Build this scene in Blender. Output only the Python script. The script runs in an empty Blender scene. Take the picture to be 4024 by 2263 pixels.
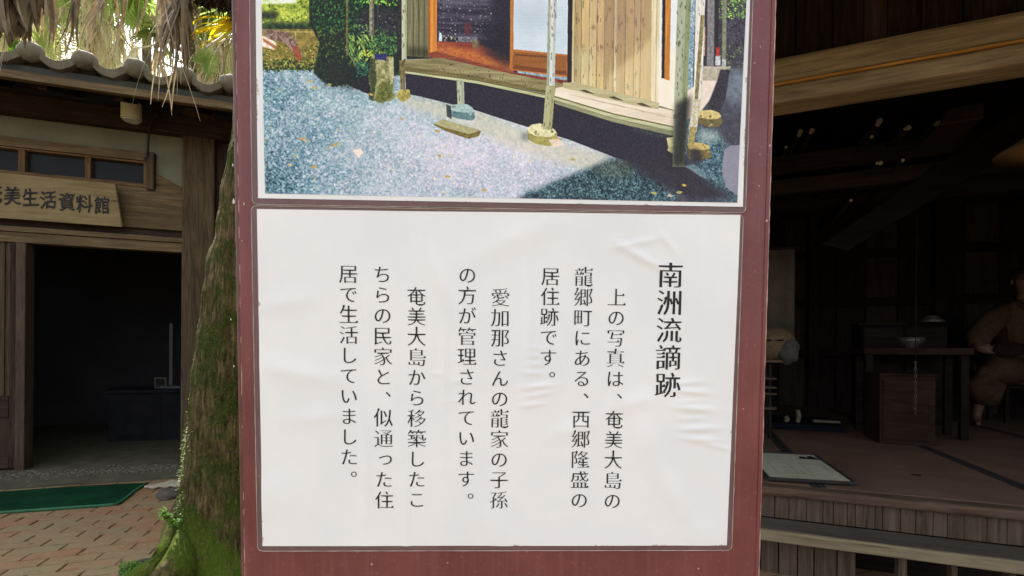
import bpy, bmesh, math, random
import numpy as np
from mathutils import Vector, Matrix
R = math.radians
rnd = random.Random(7)
sc = bpy.context.scene
col = sc.collection

# ------------------------------------------------------------------ camera
F, CX, CY, CAM_H, ROLL = 1880.0, 2012.0, 1395.0, 1.0, R(0.4)
cam = bpy.data.cameras.new('camera'); cam_o = bpy.data.objects.new('camera', cam); col.objects.link(cam_o)
CAMM = Matrix.Translation((0, 0, CAM_H)) @ Matrix.Rotation(R(90), 4, 'X') @ Matrix.Rotation(ROLL, 4, 'Z')
cam_o.matrix_world = CAMM
cam.sensor_width = 36; cam.lens = 36 * F / 4024; cam.shift_y = (CY - 1131.5) / 4024
cam.clip_start = 0.02; cam.clip_end = 3000
cam.dof.use_dof = True; cam.dof.focus_distance = 0.42; cam.dof.aperture_fstop = 64.0
sc.camera = cam_o

# ------------------------------------------------------------------ sky, sun, exposure
SUN_EL, SUN_AZ = 50.0, -45.0            # azimuth measured from +Y towards +X: the sun stands behind the left house
w = bpy.data.worlds.new('World'); sc.world = w; w.use_nodes = True
nt = w.node_tree; bg = nt.nodes['Background']
sky = nt.nodes.new('ShaderNodeTexSky'); sky.sky_type = 'NISHITA'; sky.sun_disc = False
sky.sun_elevation = R(SUN_EL); sky.sun_rotation = R(SUN_AZ); sky.dust_density = 3.0; sky.air_density = 1.0
hs = nt.nodes.new('ShaderNodeHueSaturation'); hs.inputs['Saturation'].default_value = 0.16
nt.links.new(sky.outputs[0], hs.inputs['Color'])
wm = nt.nodes.new('ShaderNodeMix'); wm.data_type = 'RGBA'; wm.blend_type = 'MULTIPLY'; wm.inputs[0].default_value = 1.0; wm.inputs[7].default_value = (0.955, 0.975, 1.0, 1)
nt.links.new(hs.outputs[0], wm.inputs[6]); nt.links.new(wm.outputs[2], bg.inputs[0])
bg.inputs[1].default_value = 0.15
sun = bpy.data.lights.new('sun', 'SUN'); sun.energy = 5.0; sun.angle = R(0.6); sun.color = (1.0, 0.94, 0.82)
sun_o = bpy.data.objects.new('sun', sun); col.objects.link(sun_o)
_d = Vector((math.sin(R(SUN_AZ)) * math.cos(R(SUN_EL)), math.cos(R(SUN_AZ)) * math.cos(R(SUN_EL)), math.sin(R(SUN_EL))))
sun_o.rotation_euler = _d.to_track_quat('Z', 'Y').to_euler()
sc.view_settings.view_transform = 'Standard'; sc.view_settings.look = 'None'
sc.view_settings.gamma = 1.0; sc.view_settings.exposure = 1.65
sc.view_settings.use_curve_mapping = False
sc.render.engine = 'CYCLES'; sc.cycles.use_denoising = True
sc.cycles.max_bounces = 8; sc.cycles.transparent_max_bounces = 24; sc.cycles.caustics_reflective = False

# ------------------------------------------------------------------ helpers
CI = CAMM.to_3x3()
def ray(px, py): return (CI @ Vector(((px - CX) / F, -(py - CY) / F, -1.0)))
CAMP = Vector((0, 0, CAM_H))
def onplane(px, py, p, n):
    d = ray(px, py); t = (Vector(p) - CAMP).dot(n) / d.dot(n); return CAMP + d * t
def ground(px, py, z=0.0): return onplane(px, py, (0, 0, z), Vector((0, 0, 1)))
def atY(px, py, Y): return onplane(px, py, (0, Y, 0), Vector((0, 1, 0)))
def project(p):
    q = CAMM.inverted() @ Vector(p); return CX + F * q.x / -q.z, CY - F * q.y / -q.z

class Frame:
    """local frame of a building: x along the front, y into the building, z up"""
    def __init__(s, p0, u):
        u = Vector(u).normalized(); v = Vector((0, 0, 1)).cross(u)
        s.m = Matrix(((u.x, v.x, 0, p0[0]), (u.y, v.y, 0, p0[1]), (0, 0, 1, 0), (0, 0, 0, 1))); s.mi = s.m.inverted()
        s.v = v; s.p0 = Vector((p0[0], p0[1], 0))
    def at(s, px, py, d=0.0): return s.mi @ onplane(px, py, s.p0 + s.v * d, s.v)
    def z(s, px, py, d=0.0): return s.at(px, py, d).z
    def s_(s, px, d=0.0, py=1300): return s.at(px, py, d).x
    def gr(s, px, py, z=0.0): return s.mi @ ground(px, py, z)

def tagit(o, label=None, cat=None, group=None, kind=None):
    if label: o['label'] = label
    if cat: o['category'] = cat
    if group: o['group'] = group
    if kind: o['kind'] = kind
    return o
def empty(name, m=None, **k):
    o = bpy.data.objects.new(name, None); o.empty_display_size = 0.05; col.objects.link(o)
    if m is not None: o.matrix_world = m
    return tagit(o, **k)

class MB:
    def __init__(s): s.v = []; s.f = []; s.uv = None
    def add(s, vs, fs):
        b = len(s.v); s.v += [tuple(v) for v in vs]; s.f += [tuple(b + i for i in f) for f in fs]; return s
    def box(s, x0, x1, y0, y1, z0, z1):
        x0, x1 = min(x0, x1), max(x0, x1); y0, y1 = min(y0, y1), max(y0, y1); z0, z1 = min(z0, z1), max(z0, z1)
        return s.add([(x0,y0,z0),(x1,y0,z0),(x1,y1,z0),(x0,y1,z0),(x0,y0,z1),(x1,y0,z1),(x1,y1,z1),(x0,y1,z1)],
                     [(0,3,2,1),(4,5,6,7),(0,1,5,4),(1,2,6,5),(2,3,7,6),(3,0,4,7)])
    def prism(s, pts, ex):      # polygon pts (3d) extruded by vector ex
        n = len(pts); a = [Vector(p) for p in pts]; b = [p + Vector(ex) for p in a]
        return s.add(a + b, [tuple(range(n))[::-1], tuple(range(n, 2 * n))] + [(i, (i + 1) % n, n + (i + 1) % n, n + i) for i in range(n)])
    def tube(s, pts, r, n=8, cap=True):
        pts = [Vector(p) for p in pts]; rs = r if isinstance(r, (list, tuple)) else [r] * len(pts); vs = []; fs = []
        for i, p in enumerate(pts):
            t = (pts[min(i + 1, len(pts) - 1)] - pts[max(i - 1, 0)]).normalized()
            a = t.cross(Vector((0, 0, 1)) if abs(t.z) < .9 else Vector((0, 1, 0))).normalized(); b = t.cross(a)
            for k in range(n):
                an = 2 * math.pi * k / n; vs.append(p + (a * math.cos(an) + b * math.sin(an)) * rs[i])
        for i in range(len(pts) - 1):
            for k in range(n): fs.append((i*n+k, i*n+(k+1)%n, (i+1)*n+(k+1)%n, (i+1)*n+k))
        if cap: fs += [tuple(range(n))[::-1], tuple((len(pts)-1)*n + k for k in range(n))]
        return s.add(vs, fs)
    def ribbon(s, pts, ws, side):   # flat strip
        vs = []; n = len(pts); side = Vector(side)
        for p, wd in zip(pts, ws): vs += [Vector(p) - side * wd, Vector(p) + side * wd]
        return s.add(vs, [(2*i, 2*i+1, 2*i+3, 2*i+2) for i in range(n - 1)])
    def ell(s, c, r, nu=10, nv=7, fn=None):
        vs = []; fs = []; c = Vector(c)
        for j in range(nv + 1):
            ph = math.pi * j / nv
            for i in range(nu):
                th = 2 * math.pi * i / nu
                q = Vector((math.sin(ph)*math.cos(th), math.sin(ph)*math.sin(th), math.cos(ph)))
                k = fn(q) if fn else 1.0
                vs.append(c + Vector((q.x*r[0]*k, q.y*r[1]*k, q.z*r[2]*k)))
        for j in range(nv):
            for i in range(nu): fs.append((j*nu+i, (j+1)*nu+i, (j+1)*nu+(i+1)%nu, j*nu+(i+1)%nu))
        return s.add(vs, fs)
    def mesh(s, name, mat=None, smooth=False):
        me = bpy.data.meshes.new(name); me.from_pydata(s.v, [], s.f); me.update()
        if mat: me.materials.append(mat)
        if smooth: me.polygons.foreach_set('use_smooth', [True] * len(me.polygons))
        return me
    def build(s, name, mat, parent=None, smooth=False, bevel=0, **k):
        return link(name, s.mesh(name, mat, smooth), parent, bevel, **k)
def link(name, me, parent=None, bevel=0, **k):
    o = bpy.data.objects.new(name, me); col.objects.link(o)
    if parent is not None: o.parent = parent
    if bevel:
        b = o.modifiers.new('bevel', 'BEVEL'); b.width = bevel; b.segments = 2; b.limit_method = 'ANGLE'
    return tagit(o, **k)
def part_box(name, mat, parent, x0, x1, y0, y1, z0, z1, bevel=0.004, **k):
    return MB().box(x0, x1, y0, y1, z0, z1).build(name, mat, parent, bevel=bevel, **k)
def reparent_copy(o, parent):
    c = o.copy(); col.objects.link(c); c.parent = parent
    for ch in o.children: reparent_copy(ch, c)
    return c

# ------------------------------------------------------------------ materials
class M:
    def __init__(s, name, rough=0.7, spec=0.3):
        s.m = bpy.data.materials.new(name); s.m.use_nodes = True; s.nt = s.m.node_tree; s.N = s.nt.nodes; s.L = s.nt.links
        s.b = s.N['Principled BSDF']; s.b.inputs['Roughness'].default_value = rough; s.b.inputs['Specular IOR Level'].default_value = spec
        s.tc = s.N.new('ShaderNodeTexCoord')
    def map(s, scale=(1, 1, 1), src='Object', rot=(0, 0, 0)):
        n = s.N.new('ShaderNodeMapping'); n.inputs['Scale'].default_value = scale; n.inputs['Rotation'].default_value = rot
        s.L.new(s.tc.outputs[src] if isinstance(src, str) else src, n.inputs[0]); return n.outputs[0]
    def noise(s, vec, scale=5, detail=5, rough=0.6, dist=0.0):
        n = s.N.new('ShaderNodeTexNoise'); n.inputs['Scale'].default_value = scale; n.inputs['Detail'].default_value = detail
        n.inputs['Roughness'].default_value = rough; n.inputs['Distortion'].default_value = dist
        s.L.new(vec, n.inputs['Vector']); return n.outputs['Fac']
    def vor(s, vec, scale=5, out='Distance', feature='F1'):
        n = s.N.new('ShaderNodeTexVoronoi'); n.feature = feature; n.inputs['Scale'].default_value = scale; s.L.new(vec, n.inputs['Vector']); return n.outputs[out]
    def ramp(s, fac, stops, interp='LINEAR'):
        n = s.N.new('ShaderNodeValToRGB'); r = n.color_ramp; r.interpolation = interp
        while len(r.elements) < len(stops): r.elements.new(0.5)
        for e, (p, c) in zip(r.elements, stops):
            e.position = p; e.color = (c, c, c, 1) if isinstance(c, (int, float)) else (*c, 1)
        s.L.new(fac, n.inputs[0]); return n.outputs[0]
    def mix(s, fac, a, b, mode='MIX'):
        n = s.N.new('ShaderNodeMix'); n.data_type = 'RGBA'; n.blend_type = mode
        for i, v in ((0, fac), (6, a), (7, b)):
            if isinstance(v, bpy.types.NodeSocket): s.L.new(v, n.inputs[i])
            elif i == 0: n.inputs[0].default_value = v
            else: n.inputs[i].default_value = (*v, 1)
        return n.outputs[2]
    def math(s, op, a, b=0.0, clamp=False):
        n = s.N.new('ShaderNodeMath'); n.operation = op; n.use_clamp = clamp
        for i, v in ((0, a), (1, b)):
            if isinstance(v, bpy.types.NodeSocket): s.L.new(v, n.inputs[i])
            else: n.inputs[i].default_value = v
        return n.outputs[0]
    def rand(s):
        n = s.N.new('ShaderNodeObjectInfo'); return n.outputs['Random']
    def color(s, c):
        if isinstance(c, bpy.types.NodeSocket): s.L.new(c, s.b.inputs['Base Color'])
        else: s.b.inputs['Base Color'].default_value = (*c, 1)
        return s
    def roughness(s, r): s.L.new(r, s.b.inputs['Roughness']); return s
    def bump(s, h, strength=0.3, dist=0.01):
        n = s.N.new('ShaderNodeBump'); n.inputs['Strength'].default_value = strength; n.inputs['Distance'].default_value = dist
        s.L.new(h, n.inputs['Height']); s.L.new(n.outputs[0], s.b.inputs['Normal']); s.bn = n; return s

# final reflectance of each old timber and wall, relative to the first guess written where it is made
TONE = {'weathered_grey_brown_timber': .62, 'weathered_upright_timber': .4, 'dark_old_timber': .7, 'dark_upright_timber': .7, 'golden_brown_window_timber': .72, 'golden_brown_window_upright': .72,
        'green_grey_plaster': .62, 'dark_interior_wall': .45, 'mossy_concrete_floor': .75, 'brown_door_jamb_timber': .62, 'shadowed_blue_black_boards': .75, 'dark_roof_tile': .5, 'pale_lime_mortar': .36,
        'weathered_mortar_ball': .42, 'pale_sign_timber': .68, 'dull_white_enamel': .3, 'yellowed_plastic': .9, 'grey_pebble': .8, 'bleached_beam_timber': .88, 'red_brown_floor_edge': .75, 'brown_riser_board': .58,
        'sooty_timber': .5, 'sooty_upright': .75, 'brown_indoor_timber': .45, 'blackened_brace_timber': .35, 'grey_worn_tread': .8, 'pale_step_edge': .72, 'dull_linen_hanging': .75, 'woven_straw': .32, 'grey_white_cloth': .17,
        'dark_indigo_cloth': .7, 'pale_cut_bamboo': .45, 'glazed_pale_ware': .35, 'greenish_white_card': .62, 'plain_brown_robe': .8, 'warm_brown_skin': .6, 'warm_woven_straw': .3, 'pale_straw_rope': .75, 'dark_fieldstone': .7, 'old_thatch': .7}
def toned(name, *cs):
    f = TONE.get(name, 1.0); return [tuple(x * f for x in c) if c else c for c in cs]
def wood(name, c1, c2, axis=0, scale=1.0, dark=None, bump=0.4, moss=None):
    """weathered timber, grain running along the given object axis"""
    m = M(name, 0.75, 0.2); c1, c2, dark = toned(name, c1, c2, dark)
    if sum(c1) < .12: m.b.inputs['Specular IOR Level'].default_value = .04; m.b.inputs['Roughness'].default_value = .9
    # every piece is offset by its own random number so no two boards share a figure
    add = m.N.new('ShaderNodeVectorMath'); add.operation = 'ADD'; m.L.new(m.tc.outputs['Object'], add.inputs[0])
    sc1 = m.N.new('ShaderNodeVectorMath'); sc1.operation = 'SCALE'; sc1.inputs[0].default_value = (13, 7, 9); m.L.new(m.rand(), sc1.inputs['Scale'])
    m.L.new(sc1.outputs[0], add.inputs[1])
    st = [14, 14, 14]; st[axis] = 0.9
    v = m.map([a * scale for a in st], add.outputs[0])
    n1 = m.noise(v, 2.2, 6, 0.65, 1.2)
    st2 = [90, 90, 90]; st2[axis] = 3.0
    n2 = m.noise(m.map([a * scale for a in st2], add.outputs[0]), 2.0, 3, 0.6)
    f = m.math('ADD', m.math('MULTIPLY', n1, 0.7), m.math('MULTIPLY', n2, 0.3))
    d = dark or tuple(x * 0.35 for x in c1)
    c = m.ramp(f, [(0.33, d), (0.46, c1), (0.62, c2), (0.75, c1)])
    n3 = m.noise(m.map((1, 1, 1), add.outputs[0]), 3.0, 4, 0.6)
    c = m.mix(m.ramp(n3, [(0.35, 0.0), (0.7, 0.5)]), c, tuple(x * 0.5 for x in c1))
    kn = m.vor(m.map([(1.2 if i == axis else 5) * scale for i in range(3)], add.outputs[0]), 1.6)
    c = m.mix(m.ramp(kn, [(0.03, 0.85), (0.09, 0.0)]), c, tuple(x * 0.22 for x in c1))
    if moss:
        z = m.N.new('ShaderNodeSeparateXYZ'); m.L.new(m.tc.outputs['Object'], z.inputs[0])
        c = m.mix(m.math('MULTIPLY', m.ramp(z.outputs[2], [(0.0, 1.0), (0.35, 0.0)]), m.ramp(n3, [(0.4, 0), (0.6, 1)])), c, moss)
    m.color(c); m.bump(f, bump, 0.004); return m.m

def simple(name, c1, c2=None, scale=8, rough=0.75, spec=0.3, bump=0.2, bd=0.004, detail=6):
    c2 = c2 or tuple(x * 1.25 for x in c1); c1, c2 = toned(name, c1, c2)
    m = M(name, rough, spec); v = m.map((1, 1, 1)); n = m.noise(v, scale, detail, 0.62)
    m.color(m.ramp(n, [(0.35, c1), (0.65, c2)]))
    m.bump(m.noise(v, scale * 6, 4, 0.6), bump, bd); return m.m

def leafmat(name, stops, trans=0.5, rough=0.55):
    m = M(name, rough, 0.3)
    v = m.map((1, 1, 1)); n = m.noise(v, 3.0, 5, 0.7)
    f = m.math('ADD', m.math('MULTIPLY', n, 0.6), m.math('MULTIPLY', m.rand(), 0.4))
    c = m.ramp(f, stops)
    c = m.mix(m.ramp(m.noise(m.map((1, 1, 1)), 60, 3, .6), [(0.4, 0.0), (0.7, 0.35)]), c, tuple(x * .5 for x in stops[0][1]))
    m.color(c)
    t = m.N.new('ShaderNodeBsdfTranslucent'); m.L.new(c, t.inputs['Color'])
    mx = m.N.new('ShaderNodeMixShader'); mx.inputs[0].default_value = trans
    m.L.new(m.b.outputs[0], mx.inputs[1]); m.L.new(t.outputs[0], mx.inputs[2]); m.L.new(mx.outputs[0], m.N['Material Output'].inputs[0])
    return m.m
# ================================================================== THE SIGN BOARD
w3 = Vector((0.05210953, 0.02715983, -0.00989603))
BM = CAMM @ Matrix.Translation((-0.01124153, -0.02517502, -0.42253642)) @ Matrix.Rotation(w3.length, 4, w3.normalized())
BMI = BM.inverted(); BN = BM.to_3x3() @ Vector((0, 0, 1)); BP = BM.translation.copy()
def L(px, py):
    q = BMI @ onplane(px, py, BP, BN); return q.x, q.y
def LD(x, y): return L(x * 1.5621, y * 1.5621)          # coordinates read off the 2576 px view of the photograph

board_mat = M('red_brown_paint', 0.42, 0.45)
v = board_mat.map((1, 1, 1)); vs_ = board_mat.map((30, 1.2, 30))
c = board_mat.ramp(board_mat.noise(v, 7, 6, .65), [(0.3, (0.115, 0.030, 0.030)), (0.55, (0.160, 0.042, 0.041)), (0.75, (0.20, 0.058, 0.056))])
c = board_mat.mix(board_mat.ramp(board_mat.noise(vs_, 5, 4, .6), [(0.5, 0.0), (0.72, 0.35)]), c, (0.25, 0.095, 0.09))
c = board_mat.mix(board_mat.ramp(board_mat.noise(board_mat.map((1, 1, 1)), 260, 2, .5), [(0.62, 0.0), (0.75, 0.3)]), c, (0.30, 0.14, 0.13))
sp = board_mat.vor(board_mat.map((1, 1, 1), rot=(.3, .2, .5)), 95)
spn = board_mat.noise(board_mat.map((1, 1, 1)), 30, 2)
c = board_mat.mix(board_mat.math('MULTIPLY', board_mat.ramp(sp, [(0.055, 1.0), (0.10, 0.0)]), board_mat.ramp(spn, [(0.54, 0.0), (0.60, 0.8)])), c, (0.66, 0.5, 0.46))
board_mat.color(c)
board_mat.roughness(board_mat.ramp(board_mat.noise(v, 22, 5, .6), [(0.3, 0.32), (0.7, 0.6)]))
board_mat.bump(board_mat.math('ADD', board_mat.noise(vs_, 9, 5, .6), board_mat.math('MULTIPLY', board_mat.noise(v, 180, 3, .6), .5)), 0.25, 0.0008)
edge_mat = simple('worn_brown_edge_paint', (0.09, 0.033, 0.032), (0.15, 0.060, 0.055), 25, 0.45, 0.5, 0.3, 0.001)
worn_mat = simple('worn_pale_edge', (0.30, 0.13, 0.11), (0.55, 0.38, 0.32), 60, 0.5, 0.4, 0.3, 0.0005)

sign = empty('notice_board', BM, label='red-brown painted board carrying a large photograph print and a laminated Japanese notice', cat='sign')
BL0, BL1 = LD(570, -420), LD(605, 1600)
BR0, BR1 = LD(1966, -420), LD(1906, 1600)
xl0, xr0, yt = BL0[0], BR0[0], BL0[1]
xl1, xr1, yb = BL1[0], BR1[0], BR1[1]
TH = 0.022
def quadslab(a, b, c_, d, z0, z1):        # a,b,c,d: local xy corners counter-clockwise
    return MB().prism([(p[0], p[1], z0) for p in (a, b, c_, d)], (0, 0, z1 - z0))
ew = 0.0042
tl, bl, br, tr = (xl0 + ew, yt), (xl1 + ew, yb), (xr1 - ew, yb), (xr0 - ew, yt)
quadslab(tl, bl, br, tr, -TH, -0.0006).build('panel', board_mat.m, sign, bevel=0)
quadslab((xl0, yt + .003), (xl1, yb - .003), (xl1 + ew - .0002, yb - .003), (xl0 + ew - .0002, yt + .003), -TH - .003, -0.0022).build('edge_strip', edge_mat, sign, bevel=0.0012)
quadslab((xr0 - ew + .0002, yt + .003), (xr1 - ew + .0002, yb - .003), (xr1, yb - .003), (xr0, yt + .003), -TH - .003, 0.0003).build('edge_strip', board_mat.m, sign, bevel=0.0012)
# worn pale arris along both edges
def arris(x0, x1, z, r, seed, parent):
    q = random.Random(seed); pts = []; rs = []
    for i in range(90):
        t = i / 89; pts.append((x0 + (x1 - x0) * t + q.uniform(-.00012, .00012), yt + (yb - yt) * t, z)); rs.append(r * q.uniform(.25, 1.2))
    MB().tube(pts, rs, 6).build('worn_arris', worn_mat, parent, smooth=True)
arris(xl0 + ew + .0002, xl1 + ew + .0002, -0.0009, .00045, 1, sign)
arris(xr0 - .0006, xr1 - .0006, 0.0000, .0006, 2, sign)
# chips of old white paint on the left edge
chip = simple('white_paint_chip', (0.55, 0.5, 0.46), (0.7, 0.66, 0.6), 40)
for (px, py, rr) in ((917, 790, .0016), (914, 648, .0009), (918, 1440, .0006), (958, 800, .0008), (950, 945, .0005), (3035, 282, .0014), (906, 1255, .0006), (2988, 182, .0005)):
    x, y = L(px, py); mb = MB(); mb.ell((x, y, -0.0004), (rr * .6, rr * 1.5, .0005), 8, 5, lambda q: 1 + .3 * math.sin(9 * q.x + 7 * q.y)); mb.build('paint_chip', chip, sign, smooth=True)
# legs down to the ground, behind the panel's lower end
BLW = BM @ Vector((xl1 + .05, yb + .03, -TH - .02)); BRW = BM @ Vector((xr1 - .05, yb + .03, -TH - .02))
BTW = BM @ Vector((xl0 + .05, yt - .03, -TH - .02)); BTR = BM @ Vector((xr0 - .05, yt - .03, -TH - .02))
for a, b in ((BLW, BTW), (BRW, BTR)):
    u = (b - a).normalized(); foot = a - u * (a.z / u.z + .05)
    MB().tube([BMI @ foot, BMI @ b], .019, 10).build('leg', edge_mat, sign, smooth=True)

# ------------------------------------------------------------------ the printed photograph (flat print, drawn into a raster)
PTL = (L(1036, 20)[0], 0); PBL = L(1043, 760); PBR = L(2896, 797)
pic_w = PBR[0] - PBL[0]; pic_h = pic_w / 1.42
pxl, pxr, pyb = PBL[0], PBR[0], (PBL[1] + PBR[1]) / 2
slope = (PBR[1] - PBL[1]) / pic_w
IW, IH = 1500, int(1500 / 1.42)
rng = np.random.RandomState(3)
def vnoise(h, wd, cell, seed=0, octv=3):
    out = np.zeros((h, wd)); a = 1.0; tot = 0
    r_ = np.random.RandomState(seed)
    for o in range(octv):
        c_ = max(1.5, cell / 2 ** o); gh, gw = int(h / c_) + 3, int(wd / c_) + 3
        g = r_.rand(gh, gw); yy = np.arange(h) / c_; xx = np.arange(wd) / c_
        y0 = yy.astype(int); x0 = xx.astype(int); fy = (yy - y0)[:, None]; fx = (xx - x0)[None, :]
        fy = fy * fy * (3 - 2 * fy); fx = fx * fx * (3 - 2 * fx)
        v_ = g[y0][:, x0] * (1-fy) * (1-fx) + g[y0][:, x0+1] * (1-fy) * fx + g[y0+1][:, x0] * fy * (1-fx) + g[y0+1][:, x0+1] * fy * fx
        out += a * v_; tot += a; a *= .6
    return out / tot
img = np.zeros((IH, IW, 3)) + 0.2
def toI(x, y):              # photo coordinates (2576 wide view) -> raster column,row (row from the top)
    lx, ly = LD(x, y); lx2 = (lx - pxl) / pic_w; ly2 = (ly - PBL[1] - slope * (lx - pxl) * 1.0) / pic_h
    return lx2 * IW, (1 - ly2) * IH
def mask(pts, soft=1.0):
    P = np.array([toI(*p) for p in pts]); E_ = 6 + int(soft * 3.4 if soft > 3.5 else 0); x0 = int(max(0, P[:, 0].min() - E_)); x1 = int(min(IW, P[:, 0].max() + E_ + 1))
    y0 = int(max(0, P[:, 1].min() - E_)); y1 = int(min(IH, P[:, 1].max() + E_ + 1))
    if x1 <= x0 or y1 <= y0: return None
    X, Y = np.meshgrid(np.arange(x0, x1) + .5, np.arange(y0, y1) + .5); ins = np.zeros(X.shape, bool)
    for i in range(len(P)):
        (xa, ya), (xb, yb_) = P[i], P[(i + 1) % len(P)]
        cnd = ((ya > Y) != (yb_ > Y)); ins ^= cnd & (X < (xb - xa) * (Y - ya) / ((yb_ - ya) or 1e-9) + xa)
    m_ = ins.astype(float)
    if soft > 3.5:
        k = int(soft * 1.6)
        for _ in range(2):
            for ax_ in (0, 1):
                pw = [(0, 0), (0, 0)]; pw[ax_] = (k + 1, k); cs = np.cumsum(np.pad(m_, pw, mode='edge'), axis=ax_); L_ = m_.shape[ax_]; w_ = 2 * k + 1
                m_ = (np.take(cs, range(w_, w_ + L_), axis=ax_) - np.take(cs, range(0, L_), axis=ax_)) / w_
    for _ in range(max(1, int(min(soft, 3) * 2))):
        p = np.pad(m_, 1, mode='edge'); m_ = (p[:-2, 1:-1] + p[2:, 1:-1] + p[1:-1, :-2] + p[1:-1, 2:] + 2 * p[1:-1, 1:-1]) / 6
    return m_, slice(y0, y1), slice(x0, x1)
def paint(pts, c1, c2=None, cell=20, seed=0, soft=1.0, contrast=1.6, alpha=1.0, stretch=None):
    r_ = mask(pts, soft)
    if r_ is None: return
    m_, sy, sx = r_; h, wd = m_.shape; c1 = np.array(c1) / 255.; c2 = c1 if c2 is None else np.array(c2) / 255.
    if stretch == 'v': n = vnoise(max(2, h // 14 + 2), wd, cell, seed).repeat(14, 0)[:h]
    elif stretch == 'h': n = vnoise(h, wd // 12 + 2, cell, seed).repeat(12, 1)[:, :wd]
    else: n = vnoise(h, wd, cell, seed)
    n = np.clip((n - .5) * contrast * 2 + .5, 0, 1)[..., None]
    m_ = (m_ * alpha)[..., None]
    img[sy, sx] = img[sy, sx] * (1 - m_) + (c1 * (1 - n) + c2 * n) * m_
def blotch(pts, cols, n, r0, r1, seed, asp=1.0, soft=.6):
    """many small marks of the given colours inside a polygon"""
    q = random.Random(seed); xs = [p[0] for p in pts]; ys = [p[1] for p in pts]; k = 0; tries = 0
    while k < n and tries < n * 20:
        tries += 1; x = q.uniform(min(xs), max(xs)); y = q.uniform(min(ys), max(ys)); ins = False
        for i in range(len(pts)):
            (xa, ya), (xb, yb_) = pts[i], pts[(i + 1) % len(pts)]
            if (ya > y) != (yb_ > y) and x < (xb - xa) * (y - ya) / (yb_ - ya) + xa: ins = not ins
        if not ins: continue
        k += 1; r = q.uniform(r0, r1); a0 = q.uniform(0, 6.3); el = q.uniform(.35, 1) ; th = q.uniform(0, 3.14)
        poly = []
        for j in range(6):
            a = a0 + j * 1.047; dx, dy = r * math.cos(a) * asp, r * el * math.sin(a); poly.append((x + dx * math.cos(th) - dy * math.sin(th), y + dx * math.sin(th) + dy * math.cos(th)))
        paint(poly, q.choice(cols), soft=soft)
def shade(pts, mul, soft=3, alpha=1.0):
    r_ = mask(pts, soft)
    if r_ is None: return
    m_, sy, sx = r_; m_ = (m_ * alpha)[..., None]; img[sy, sx] *= (1 - m_) + m_ * np.array(mul)
def inside(pts, x, y):
    ins = False
    for i in range(len(pts)):
        (xa, ya), (xb, yb_) = pts[i], pts[(i + 1) % len(pts)]
        if (ya > y) != (yb_ > y) and x < (xb - xa) * (y - ya) / (yb_ - ya) + xa: ins = not ins
    return ins
def strokes(pts, cols, n, l0, l1, wd, a0, a1, seed, alpha=1.0, soft=.5):
    """leaf shaped strokes between two angles (degrees, 0 = right, 90 = up)"""
    q = random.Random(seed); xs = [p[0] for p in pts]; ys = [p[1] for p in pts]; k = t_ = 0
    while k < n and t_ < n * 12:
        t_ += 1; x, y = q.uniform(min(xs), max(xs)), q.uniform(min(ys), max(ys))
        if not inside(pts, x, y): continue
        k += 1; a = R(q.uniform(a0, a1)); l = q.uniform(l0, l1); w_ = wd * q.uniform(.6, 1.4); dx, dy = math.cos(a), -math.sin(a)
        c_ = q.choice(cols); f = q.uniform(.75, 1.2)
        paint([(x - dx * l / 2, y - dy * l / 2), (x - dy * w_, y + dx * w_), (x + dx * l / 2, y + dy * l / 2), (x + dy * w_, y - dx * w_)], tuple(min(255, v_ * f) for v_ in c_), soft=soft, alpha=alpha * q.uniform(.6, 1))
# ---- ground: a brightness field with gravel grain on it
JJ, II = np.meshgrid(np.arange(IW), np.arange(IH))
def gauss(x, y, rx, ry):
    cx_, cy_ = toI(x, y); k = IW / 1180.0; return np.exp(-(((JJ - cx_) / (rx * k)) ** 2 + ((II - cy_) / (ry * k)) ** 2))
def grain(cell, seed):
    a_ = vnoise(IH, IW, cell, seed, 1); b_ = vnoise(IH, IW, cell * .6, seed + 1, 1); return (a_ * .6 + b_ * .4) - .5
brt = .635 + .17 * gauss(1180, 430, 330, 150) + .09 * gauss(1320, 380, 200, 70) + .07 * gauss(1000, 300, 160, 60) - .26 * gauss(655, 470, 150, 110) - .10 * gauss(680, 240, 90, 50) - .06 * gauss(760, 330, 90, 40) + .05 * gauss(850, 260, 120, 30)
brt = brt + (vnoise(IH, IW, 70, 31, 2) - .5) * .16
amp = np.clip(1.02 - brt, .13, .6) * 1.45
gr_ = grain(8, 11) * .75 + grain(4.4, 13) * .9
L0 = np.clip(brt + gr_ * amp, 0, 1)
warm = np.clip((vnoise(IH, IW, 30, 33, 2) - .5) * 2, -1, 1) * .03 + .05 * gauss(1250, 420, 330, 120)
lo_, hi_ = np.array([28, 62, 76]) / 255., np.array([226, 234, 243]) / 255.
tt = L0[..., None]; img[:] = lo_ * (1 - tt) + hi_ * tt; img[..., 0] += warm; img[..., 2] += warm * .4
mid = np.clip(1 - np.abs(L0 - .45) * 2.2, 0, 1)[..., None]; img += mid * np.array([-.05, .015, .04])
# strip of beige earth along the veranda
paint([(1010, 238), (1200, 272), (1340, 340), (1545, 395), (1480, 432), (1330, 388), (1180, 326), (1010, 262)], (190, 194, 178), (222, 216, 196), 9, 5, soft=7, alpha=.75, contrast=.8)
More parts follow.
